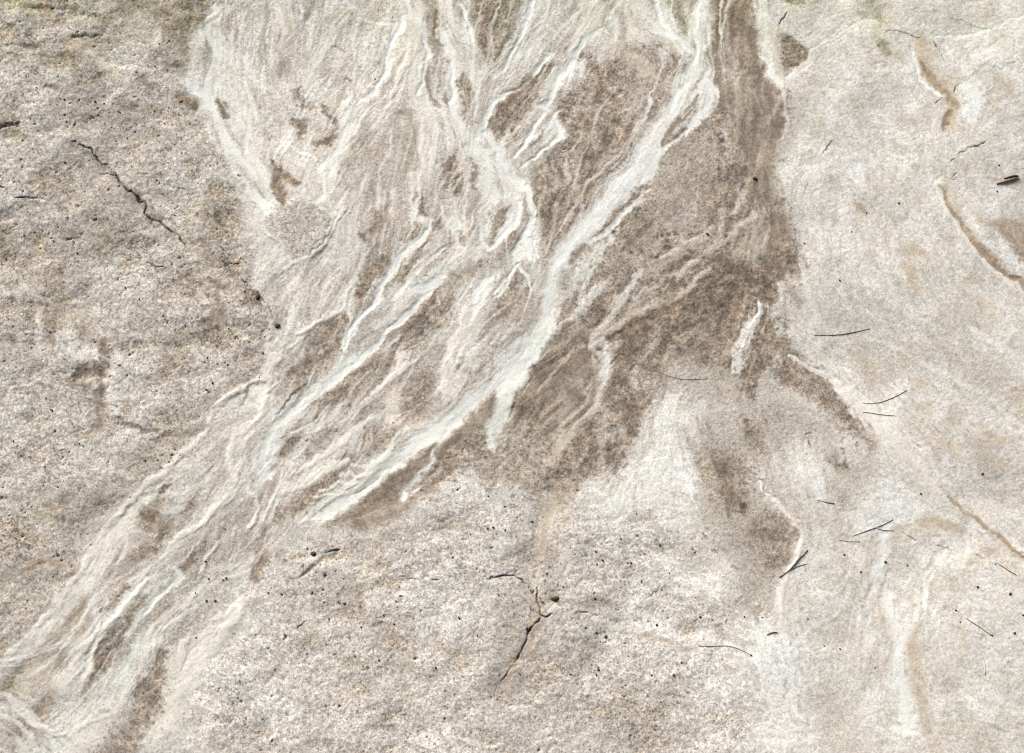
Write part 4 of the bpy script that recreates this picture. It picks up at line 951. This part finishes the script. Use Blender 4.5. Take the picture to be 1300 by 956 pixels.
# grain and fibre in the deposits' own colour
grain = 0.55 * G1 + 0.5 * G2 + 0.25 * G3
fib = 0.45 * F1 + 0.5 * F2 + 0.35 * F3
fine = full(np.ones((NYM, NXM), np.float32))
val = 1.0 + 0.095 * GA * (0.8 * G1 + 0.45 * G2 + 0.15 * G3) + 0.034 * FA * (0.7 * F1 + 0.4 * F2 + 0.15 * F3) - 0.12 * sc
val -= GA * (0.17 * np.clip(G1 - 0.85, 0, 1.6) + 0.10 * np.clip(G2 - 1.0, 0, 1.5)) - 0.035 * GA
COL *= val[..., None]
lum = COL.mean(-1)
warm = 0.002 * GA * (0.6 * G3 + 0.4 * full(unit(lic(_n2[:, ::-1].copy(), 12)))) * (1.6 - lum)
COL[..., 0] += warm; COL[..., 2] -= warm * 1.3
COL = np.clip(COL, 0.05, 0.93)

# relief: gentle swells, ragged bank, streaked beds, sand grain
HT += fbm(X, Y, 420, 401, 3) * 2.6 + fbm(X, Y, 110, 402, 3) * 0.55
HT += fbm(X, Y, 3000, 403, 3) * 40 * sstep((np.hypot(X - 650, Y - 478) - 1500) / 4000)
BS = BANK.copy(); BS[FY, FX] = blur(BANK[FY, FX], 14.0)
HT += BS * fbm(X, Y, 75, 410, 3) * 0.9
HT += BS * (mott * -0.40 + mot2 * -0.12)
HT += (0.10 * GA * (0.6 * G1 + 0.8 * G2 + 0.6 * G3) + FA * (0.03 * F1 + 0.06 * F2 + 0.07 * F3))
# ================================================================== Blender
import bpy, bmesh
from mathutils import Vector, Matrix, noise as mnoise

scene = bpy.context.scene
KALB = 1.0     # brightness of a white surface here, so colours above become true surface albedos

ct, st = math.cos(TILT), math.sin(TILT)
def world(gx, gy, h):
    """ground drawing units -> metres in the world (the slope rises towards +y)"""
    u = (gx - 650.0) * S; v = (478.0 - gy) * S; n = h * S
    return u, v * ct - n * st, v * st + n * ct
def height_at(gx, gy):
    i = min(max(int(np.searchsorted(AX, gx)), 0), NX - 1); j = min(max(int(np.searchsorted(AY, gy)), 0), NY - 1)
    return float(HT[j, i])

def lin(c):
    return np.where(c <= 0.04045, c / 12.92, ((c + 0.055) / 1.055) ** 2.4)
ALB = np.clip(lin(COL) / KALB, 0.01, 0.9).astype(np.float32)

def new_mat(name):
    m = bpy.data.materials.new(name); m.use_nodes = True
    nt = m.node_tree; b = nt.nodes['Principled BSDF']
    return m, nt, b
def node(nt, t, **kw):
    n = nt.nodes.new(t)
    for k, v in kw.items():
        if k in n.inputs: n.inputs[k].default_value = v
        else: setattr(n, k, v)
    return n

def earth_material():
    m, nt, b = new_mat('silt_and_sand')
    L = nt.links.new
    at = node(nt, 'ShaderNodeAttribute', attribute_name='deposit')
    gr = node(nt, 'ShaderNodeAttribute', attribute_name='graininess')
    tc = node(nt, 'ShaderNodeTexCoord')
    n1 = node(nt, 'ShaderNodeTexNoise', Scale=420.0, Detail=3.0, Roughness=0.7)
    n2 = node(nt, 'ShaderNodeTexNoise', Scale=1.7, Detail=6.0, Roughness=0.6)
    vo = node(nt, 'ShaderNodeTexVoronoi', Scale=330.0)
    for n in (n1, n2, vo): L(tc.outputs['Object'], n.inputs['Vector'])
    # sand grains: light and dark mineral grains in the deposit
    mr = node(nt, 'ShaderNodeMapRange'); mr.inputs['From Min'].default_value = 0.32; mr.inputs['From Max'].default_value = 0.68
    mr.inputs['To Min'].default_value = -1.0; mr.inputs['To Max'].default_value = 1.0
    L(n1.outputs['Fac'], mr.inputs['Value'])
    sep = node(nt, 'ShaderNodeSeparateColor'); L(vo.outputs['Color'], sep.inputs['Color'])
    mr2 = node(nt, 'ShaderNodeMapRange'); mr2.inputs['To Min'].default_value = -0.8; mr2.inputs['To Max'].default_value = 0.8
    L(sep.outputs['Red'], mr2.inputs['Value'])
    ad = node(nt, 'ShaderNodeMath', operation='ADD'); L(mr.outputs['Result'], ad.inputs[0]); L(mr2.outputs['Result'], ad.inputs[1])
    am = node(nt, 'ShaderNodeMath', operation='MULTIPLY'); L(ad.outputs[0], am.inputs[0]); L(gr.outputs['Fac'], am.inputs[1])
    sc_ = node(nt, 'ShaderNodeMath', operation='MULTIPLY_ADD'); sc_.inputs[1].default_value = 0.34; sc_.inputs[2].default_value = 1.0
    L(am.outputs[0], sc_.inputs[0])
    vm = node(nt, 'ShaderNodeVectorMath', operation='SCALE'); L(at.outputs['Color'], vm.inputs[0]); L(sc_.outputs[0], vm.inputs['Scale'])
    L(vm.outputs['Vector'], b.inputs['Base Color'])
    bp = node(nt, 'ShaderNodeBump', Strength=0.3, Distance=0.0010); L(n1.outputs['Fac'], bp.inputs['Height'])
    L(bp.outputs['Normal'], b.inputs['Normal'])
    rg = node(nt, 'ShaderNodeMapRange'); rg.inputs['To Min'].default_value = 0.78; rg.inputs['To Max'].default_value = 0.95
    L(n2.outputs['Fac'], rg.inputs['Value']); L(rg.outputs['Result'], b.inputs['Roughness'])
    b.inputs['Specular IOR Level'].default_value = 0.25
    return m
EARTH = earth_material()

# ---- one height field, cut into the named surfaces along their edges
wxx, wyy, wzz = world(X.astype(np.float64), Y.astype(np.float64), HT.astype(np.float64))
PCO = np.stack([wxx, wyy, wzz], -1).reshape(-1, 3).astype(np.float32)
ALBF = np.concatenate([ALB.reshape(-1, 3), np.ones((NX * NY, 1), np.float32)], 1)
GAF = np.clip(GA, 0, 1.5).ravel().astype(np.float32)
jj, ii = np.meshgrid(np.arange(NY - 1), np.arange(NX - 1), indexing='ij')
v00 = (jj * NX + ii).ravel(); v01 = v00 + 1; v10 = v00 + NX; v11 = v10 + 1
QUAD = np.stack([v10, v11, v01, v00], 1)            # counter-clockwise seen from above
FID = ID[:-1, :-1].ravel()

def surface(name, fid, label=None, category=None):
    q = QUAD[FID == fid]
    if len(q) == 0: return None
    used, inv = np.unique(q.ravel(), return_inverse=True)
    me = bpy.data.meshes.new(name)
    me.vertices.add(len(used)); me.vertices.foreach_set('co', PCO[used].ravel())
    me.loops.add(q.size); me.loops.foreach_set('vertex_index', inv.astype(np.int32).ravel())
    me.polygons.add(len(q)); me.polygons.foreach_set('loop_start', (np.arange(len(q)) * 4).astype(np.int32))
    me.update(calc_edges=True)
    me.shade_smooth()
    a = me.attributes.new('deposit', 'FLOAT_COLOR', 'POINT'); a.data.foreach_set('color', ALBF[used].ravel())
    g = me.attributes.new('graininess', 'FLOAT', 'POINT'); g.data.foreach_set('value', GAF[used])
    me.materials.append(EARTH)
    o = bpy.data.objects.new(name, me); scene.collection.objects.link(o)
    o['kind'] = 'structure'
    if label: o['label'] = label; o['category'] = category
    return o

surface('ground', 0, 'pale grey and cream silt slope with braided streaks', 'ground')
surface('mud', 2, 'dark brown coarse mud fan right of the white stream', 'mud')
for fid, lab in [(1, 'widest bright white silt stream running down to the left through dark mud'),
                 (3, 'white silt rill spreading from the narrow neck at the top'),
                 (4, 'white rill winding round the dark islands to a looped knot'),
                 (5, 'short white rill ending in a hooked tip between two dark patches'),
                 (6, 'thin white rill joining the widest stream from its upper left'),
                 (7, 'cream rill along the raised rim of the grey bank'),
                 (8, 'white braid snaking down the middle of the striped flow'),
                 (9, 'broad smooth cream tongue at the foot of the slope'),
                 (10, 'crooked pale rill edging the dark hollow on the lower right'),
                 (11, 'pair of faint white rills meeting in a V shape')]:
    surface('stream', fid, lab, 'stream')
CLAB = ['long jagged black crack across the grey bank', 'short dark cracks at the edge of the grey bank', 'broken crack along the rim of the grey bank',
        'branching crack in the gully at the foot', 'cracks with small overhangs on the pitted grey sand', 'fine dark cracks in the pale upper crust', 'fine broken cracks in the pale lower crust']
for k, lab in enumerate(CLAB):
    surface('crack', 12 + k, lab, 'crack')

# ---- things lying on the slope
def simple_mat(name, c1, c2, scale, rough=0.85):
    m, nt, b = new_mat(name)
    tc = node(nt, 'ShaderNodeTexCoord'); n = node(nt, 'ShaderNodeTexNoise', Scale=scale, Detail=4.0)
    r = node(nt, 'ShaderNodeValToRGB'); r.color_ramp.elements[0].color = (*c1, 1); r.color_ramp.elements[1].color = (*c2, 1)
    r.color_ramp.elements[0].position = 0.3; r.color_ramp.elements[1].position = 0.7
    nt.links.new(tc.outputs['Object'], n.inputs['Vector']); nt.links.new(n.outputs['Fac'], r.inputs['Fac'])
    nt.links.new(r.outputs['Color'], b.inputs['Base Color']); b.inputs['Roughness'].default_value = rough
    bp = node(nt, 'ShaderNodeBump', Strength=0.4, Distance=0.001); nt.links.new(n.outputs['Fac'], bp.inputs['Height']); nt.links.new(bp.outputs['Normal'], b.inputs['Normal'])
    return m
M_DARK = simple_mat('dark_grit', (0.030, 0.024, 0.019), (0.075, 0.060, 0.048), 300)
M_TWIG = simple_mat('weathered_twig', (0.17, 0.14, 0.115), (0.34, 0.29, 0.24), 160)
M_STRAW = simple_mat('dry_straw', (0.34, 0.295, 0.245), (0.54, 0.475, 0.40), 160)
M_CHIP = simple_mat('tan_bark', (0.30, 0.19, 0.10), (0.45, 0.33, 0.21), 220)
M_BARK = simple_mat('dark_bark', (0.03, 0.022, 0.016), (0.07, 0.05, 0.04), 220)
SLOPE = Matrix.Rotation(TILT, 4, 'X')

def put(name, bm, mat, px, py, parent=None, lift=0.0, smooth=True):
    me = bpy.data.meshes.new(name); bm.to_mesh(me); bm.free(); me.materials.append(mat)
    if smooth: me.shade_smooth()
    o = bpy.data.objects.new(name, me); scene.collection.objects.link(o)
    if parent is not None: o.parent = parent
    else:
        gx, gy = to_ground(px, py)
        o.matrix_world = Matrix.Translation(world(gx, gy, height_at(gx, gy) + lift)) @ SLOPE
    return o
def tag(o, label, cat, group=None):
    o['label'] = label; o['category'] = cat
    if group: o['group'] = group

def tube(path, radii, sides=7):
    bm = bmesh.new(); rings = []
    for i, p in enumerate(path):
        a = path[max(i - 1, 0)]; b = path[min(i + 1, len(path) - 1)]
        t = (b - a).normalized(); s = t.cross(Vector((0, 0, 1))).normalized(); n = s.cross(t)
        rings.append([bm.verts.new(p + (s * math.cos(2 * math.pi * k / sides) + n * math.sin(2 * math.pi * k / sides)) * radii[i]) for k in range(sides)])
    for r0, r1 in zip(rings, rings[1:]):
        for k in range(sides): bm.faces.new((r0[k], r0[(k + 1) % sides], r1[(k + 1) % sides], r1[k]))
    bm.faces.new(rings[0][::-1]); bm.faces.new(rings[-1])
    bmesh.ops.recalc_face_normals(bm, faces=bm.faces)
    return bm
def ground_path(txt, origin, lift):
    p = smooth_line(parse(txt), 6.0); out = []; ox, oy = origin; h0 = height_at(ox, oy)
    for q in p: out.append(Vector(((q[0] - ox) * S, (oy - q[1]) * S, (height_at(q[0], q[1]) - h0 + lift) * S)))
    return out, p[:, 2] * 0.32 * S
def twig(name, txt, label, mat, cat, side=None, group=None):
    f = txt.split()[0].split(','); px, py = float(f[0]), float(f[1]); og = to_ground(px, py)
    path, rad = ground_path(txt, og, 0.35)
    o = put(name, tube(path, rad), mat, px, py)
    tag(o, label, cat, group)
    if side:
        path, rad = ground_path(side, og, 0.4)
        put('side_shoot', tube(path, rad), mat, 0, 0, parent=o)
    return o
twig('twig', '989,733,2.6 995,729,2.6 1002,724,2.8 1009,716,3.2 1015,708,3.0 1020,704,2.2 1025,698,2.6', 'thick dark twig across the crooked pale rill beside the brown hollow', M_TWIG, 'twig', '1002,724,1.4 1012,719,1.2 1024,716,0.8')
twig('twig', '1083,680,1.0 1096,675,1.6 1112,669,2.4 1122,665,2.0 1134,659,1.0', 'grey twig with a forked tip on the white bloom', M_STRAW, 'twig', '1112,669,1.6 1122,672,1.6 1136,673,0.8')
twig('straw', '1034,424,1.0 1060,424,1.8 1076,422,2.0 1091,419,1.6 1105,416,1.0', 'dark curved straw on pale crust right of the dark mud', M_TWIG, 'straw')
twig('straw', '1096,511,0.8 1112,511,1.2 1126,507,1.8 1140,501,1.8 1152,494,1.0', 'bent grey straw across the bright margin, upper of two', M_STRAW, 'straw')
twig('straw', '1096,522,1.0 1110,524,1.3 1124,526,1.3 1137,527,0.8', 'short straight straw across the bright margin, lower of two', M_STRAW, 'straw')
twig('straw', '1265,714,1.0 1273,719,1.8 1281,725,1.8 1290,730,1.0', 'dark straw lying askew near the tan stain on the lower right', M_TWIG, 'straw')
twig('straw', '1225,785,1.4 1236,792,1.8 1246,799,1.2 1259,808,1.0', 'long thin straw on grey crust below the tan stain', M_TWIG, 'straw')
twig('straw', '1038,634,1.0 1048,637,1.6 1060,639,1.4', 'tiny dark straw on the pale crust between two brown hollows', M_TWIG, 'straw')
twig('straw', '886,820,0.9 904,820,1.4 924,820,1.4 938,824,1.2 952,831,0.8', 'long flat straw above the tan streak on the lower sand', M_STRAW, 'straw')
twig('straw', '1065,685,0.8 1080,687,1.0 1093,687,0.8', 'faint pale straw left of the forked grey twig', M_STRAW, 'straw')
twig('straw', '973,806,1.4 980,803,2.6 986,803,1.6', 'stubby dark straw at the top of the big white bloom', M_TWIG, 'straw')
twig('straw', '1248,840,0.8 1250,850,1.0 1249,858,0.8', 'tiny upright straw at the foot on the right', M_STRAW, 'straw')
twig('straw', '826,467,0.8 862,480,1.0 900,480,0.8', 'hair-thin straw across the pale sand below the dark mud', M_STRAW, 'straw')

# bark chip: a flat, pointed piece with a darker lip
def chip(path_w, thick):
    bm = bmesh.new(); top = []; bot = []
    for (x, y, w, z) in path_w:
        for s in (-1, 0, 1):
            top.append(bm.verts.new((x * S, (y + s * w) * S, (z + (thick if s == 0 else thick * 0.55)) * S)))
            bot.append(bm.verts.new((x * S, (y + s * w) * S, (z - thick * 0.5) * S)))
    n = len(path_w)
    for i in range(n - 1):
        for s in (0, 1):
            bm.faces.new((top[i * 3 + s], top[(i + 1) * 3 + s], top[(i + 1) * 3 + s + 1], top[i * 3 + s + 1]))
            bm.faces.new((bot[i * 3 + s + 1], bot[(i + 1) * 3 + s + 1], bot[(i + 1) * 3 + s], bot[i * 3 + s]))
        for s in (0, 2):
            bm.faces.new((top[i * 3 + s], bot[i * 3 + s], bot[(i + 1) * 3 + s], top[(i + 1) * 3 + s]))
    for i in (0, n - 1):
        for s in (0, 1): bm.faces.new((top[i * 3 + s], top[i * 3 + s + 1], bot[i * 3 + s + 1], bot[i * 3 + s]))
    bmesh.ops.recalc_face_normals(bm, faces=bm.faces)
    return bm
ck = put('bark_chip', chip([(-14, -4.5, 0.5, 0.6), (-8, -3, 1.7, 1.0), (-2, -1, 2.4, 1.4), (4, 0.8, 2.5, 1.6), (9, 2.6, 2.2, 1.4), (14, 4.2, 0.7, 0.8)], 1.8), M_CHIP, 1278, 229)
tag(ck, 'pointed tan bark chip with a dark lip on the pale crust', 'bark chip')
put('dark_lip', chip([(-4, 1.9, 0.5, 2.2), (2, 3.4, 1.0, 2.6), (8, 5.0, 1.4, 2.6), (13, 5.6, 1.2, 2.0), (16, 5.4, 0.4, 1.2)], 1.6), M_BARK, 0, 0, parent=ck)

# grit: single dark stones one can point at
def stone(r, seed):
    bm = bmesh.new(); bmesh.ops.create_icosphere(bm, subdivisions=2, radius=1.0)
    o = Vector((seed * 3.17, seed * 1.31, 0))
    q = random_r.random()
    for v in bm.verts:
        k = 1 + 0.35 * mnoise.noise(v.co * 1.3 + o) + 0.15 * mnoise.noise(v.co * 3.1 + o)
        v.co = Vector((v.co.x * (1.25 - 0.3 * q), v.co.y * (0.75 + 0.2 * q), v.co.z * 0.6)) * k * r * S
    bmesh.ops.rotate(bm, verts=bm.verts, matrix=Matrix.Rotation(seed * 1.7, 3, 'Z'))
    return bm
import random as _r
random_r = _r.Random(5)
GRIT = [
 ('small dark stone on the pitted grey bank left of the flow', 'stones on the grey bank',
  '82,127,1.8 64,520,1.8 58,505,1.6 17,560,2.0 66,521,2.2 74,618,1.6 57,593,1.7 80,580,1.8 30,299,1.6 76,80,1.5 47,112,1.5 120,128,2.2 131,130,2.0 98,321,2.0 68,306,1.7 159,365,1.9 187,342,1.4 177,380,2.0 235,413,1.7 289,463,1.9 270,486,2.2 262,495,2.0 276,462,1.6 263,454,1.7 329,479,1.6 334,448,1.5 281,262,1.4 289,270,1.5 198,227,1.8 221,272,1.4 170,165,1.6 160,173,1.4 187,82,1.5 196,83,1.4 82,206,2.0 6,327,1.6 290,417,1.5 184,585,1.9 200,584,1.6 101,563,1.5 105,566,1.4 20,683,1.4 55,616,1.4 202,56,1.8 212,54,1.4 49,166,1.6 208,155,1.5 146,177,1.6 166,210,1.4 201,230,1.6 305,327,1.4'),
 ('small dark stone on the grey sand at the foot', 'stones on the lower sand',
  '357,754,2.2 340,752,1.8 361,806,2.0 417,785,1.7 487,781,1.9 500,792,1.8 458,796,1.6 507,745,1.5 619,671,1.9 626,670,2.0 641,673,1.6 553,848,2.3 481,838,1.8 450,833,1.6 389,829,1.5 583,785,2.4 633,755,1.5 597,678,1.5 620,630,1.7 641,643,1.7 756,700,2.0 765,711,2.2 758,716,1.6 755,760,2.2 801,714,2.0 797,714,1.6 838,692,2.2 834,793,2.4 889,783,2.2 882,701,1.7 865,841,2.0 855,857,2.2 760,850,2.4 757,856,1.8 724,856,1.8 827,857,1.8 840,748,1.8 850,727,1.4 769,808,2.6 762,814,1.4 669,798,2.4 675,662,2.2 904,787,1.6 953,832,1.8 945,783,1.5 808,652,1.4 788,684,1.7 715,745,1.6 606,807,1.6 660,856,1.8 641,674,1.3'),
 ('small dark stone on the wide pale crust at the right', 'stones on the right crust',
  '1282,754,2.6 1241,745,2.2 1213,775,2.0 1287,804,2.2 1258,807,1.8 1298,781,1.8 1093,726,1.8 1125,713,2.6 1153,717,1.6 1110,848,1.4 1072,704,1.8 1248,601,2.4 1170,626,2.0 1046,820,1.3 1066,824,1.6 1066,356,2.0 1021,309,1.6 1141,258,1.8 1266,243,1.8 1268,210,1.8 1100,270,1.4 1081,294,1.4 1218,790,1.4 1264,716,1.4 967,784,1.4 1025,786,1.3'),
 ('small dark stone on the cream flow between banks', 'stones on the flow',
  '260,712,2.0 264,734,2.0 282,735,1.5 261,762,2.2 272,762,2.2 286,733,2.0 248,809,1.6 247,752,1.4 480,12,1.4 498,22,1.3 476,100,1.5 285,671,1.4'),
]
for lab, grp, txt in GRIT:
    for t in txt.split():
        px, py, r = (float(v) for v in t.split(','))
        o = put('stone', stone(r * 0.66, random_r.random() * 40), M_DARK, px, py, lift=0.2 * r)
        tag(o, lab, 'stone', grp)
for px, py, r, lab in [(958, 227, 2.6, 'lone dark stone on the smooth brown mud'), (898, 297, 1.8, 'tiny lone stone in the paler sand of the mud fan'),
                       (327, 377, 3.0, 'black stone lodged at the notch of the bank rim'), (352, 413, 3.0, 'black stone on the bank rim below the notch'),
                       (398, 703, 3.2, 'black stone in the overhang above a brown smear'), (705, 760, 3.4, 'dark olive lump beside the gully')]:
    o = put('stone', stone(r * 1.1, random_r.random() * 40), M_DARK, px, py, lift=0.1 * r)
    tag(o, lab, 'stone')

# ------------------------------------------------------------------ camera
cam = bpy.data.cameras.new('camera'); co = bpy.data.objects.new('camera', cam); scene.collection.objects.link(co)
cam.lens = 60.0; cam.sensor_width = 36.0; cam.sensor_fit = 'HORIZONTAL'; cam.clip_start = 0.05; cam.clip_end = 500.0
R3 = np.array([[1, 0, 0], [0, ct, -st], [0, st, ct]])
rw, uw, bw = R3 @ _right, R3 @ _up, R3 @ _dir
cp = R3 @ (_dir * DIST)
co.matrix_world = Matrix(((rw[0], uw[0], bw[0], cp[0]), (rw[1], uw[1], bw[1], cp[1]), (rw[2], uw[2], bw[2], cp[2]), (0, 0, 0, 1)))
scene.camera = co

# ------------------------------------------------------------------ light: bright veiled daylight from upper left
sd = Vector((-0.55, 0.62, 0.78)).normalized()
sun = bpy.data.lights.new('sun', 'SUN'); so = bpy.data.objects.new('sun', sun); scene.collection.objects.link(so)
sun.energy = 3.0; sun.angle = math.radians(30.0); sun.color = (0.955, 0.998, 0.975)
so.rotation_euler = sd.to_track_quat('Z', 'Y').to_euler(); so.location = sd * 20
w = bpy.data.worlds.new('World'); scene.world = w; w.use_nodes = True
nt = w.node_tree; bg = nt.nodes['Background']
sky = nt.nodes.new('ShaderNodeTexSky'); sky.sky_type = 'NISHITA'; sky.sun_disc = False
sky.sun_elevation = math.asin(sd.z); sky.sun_rotation = math.atan2(sd.x, sd.y)
sky.air_density = 1.0; sky.dust_density = 10.0; sky.ozone_density = 1.0
nt.links.new(sky.outputs['Color'], bg.inputs['Color']); bg.inputs['Strength'].default_value = 0.05
scene.view_settings.view_transform = 'Standard'; scene.view_settings.look = 'None'
scene.view_settings.exposure = 0.61; scene.view_settings.gamma = 1.0; scene.view_settings.use_curve_mapping = False
scene.cycles.use_denoising = False
scene.cycles.filter_width = 1.15
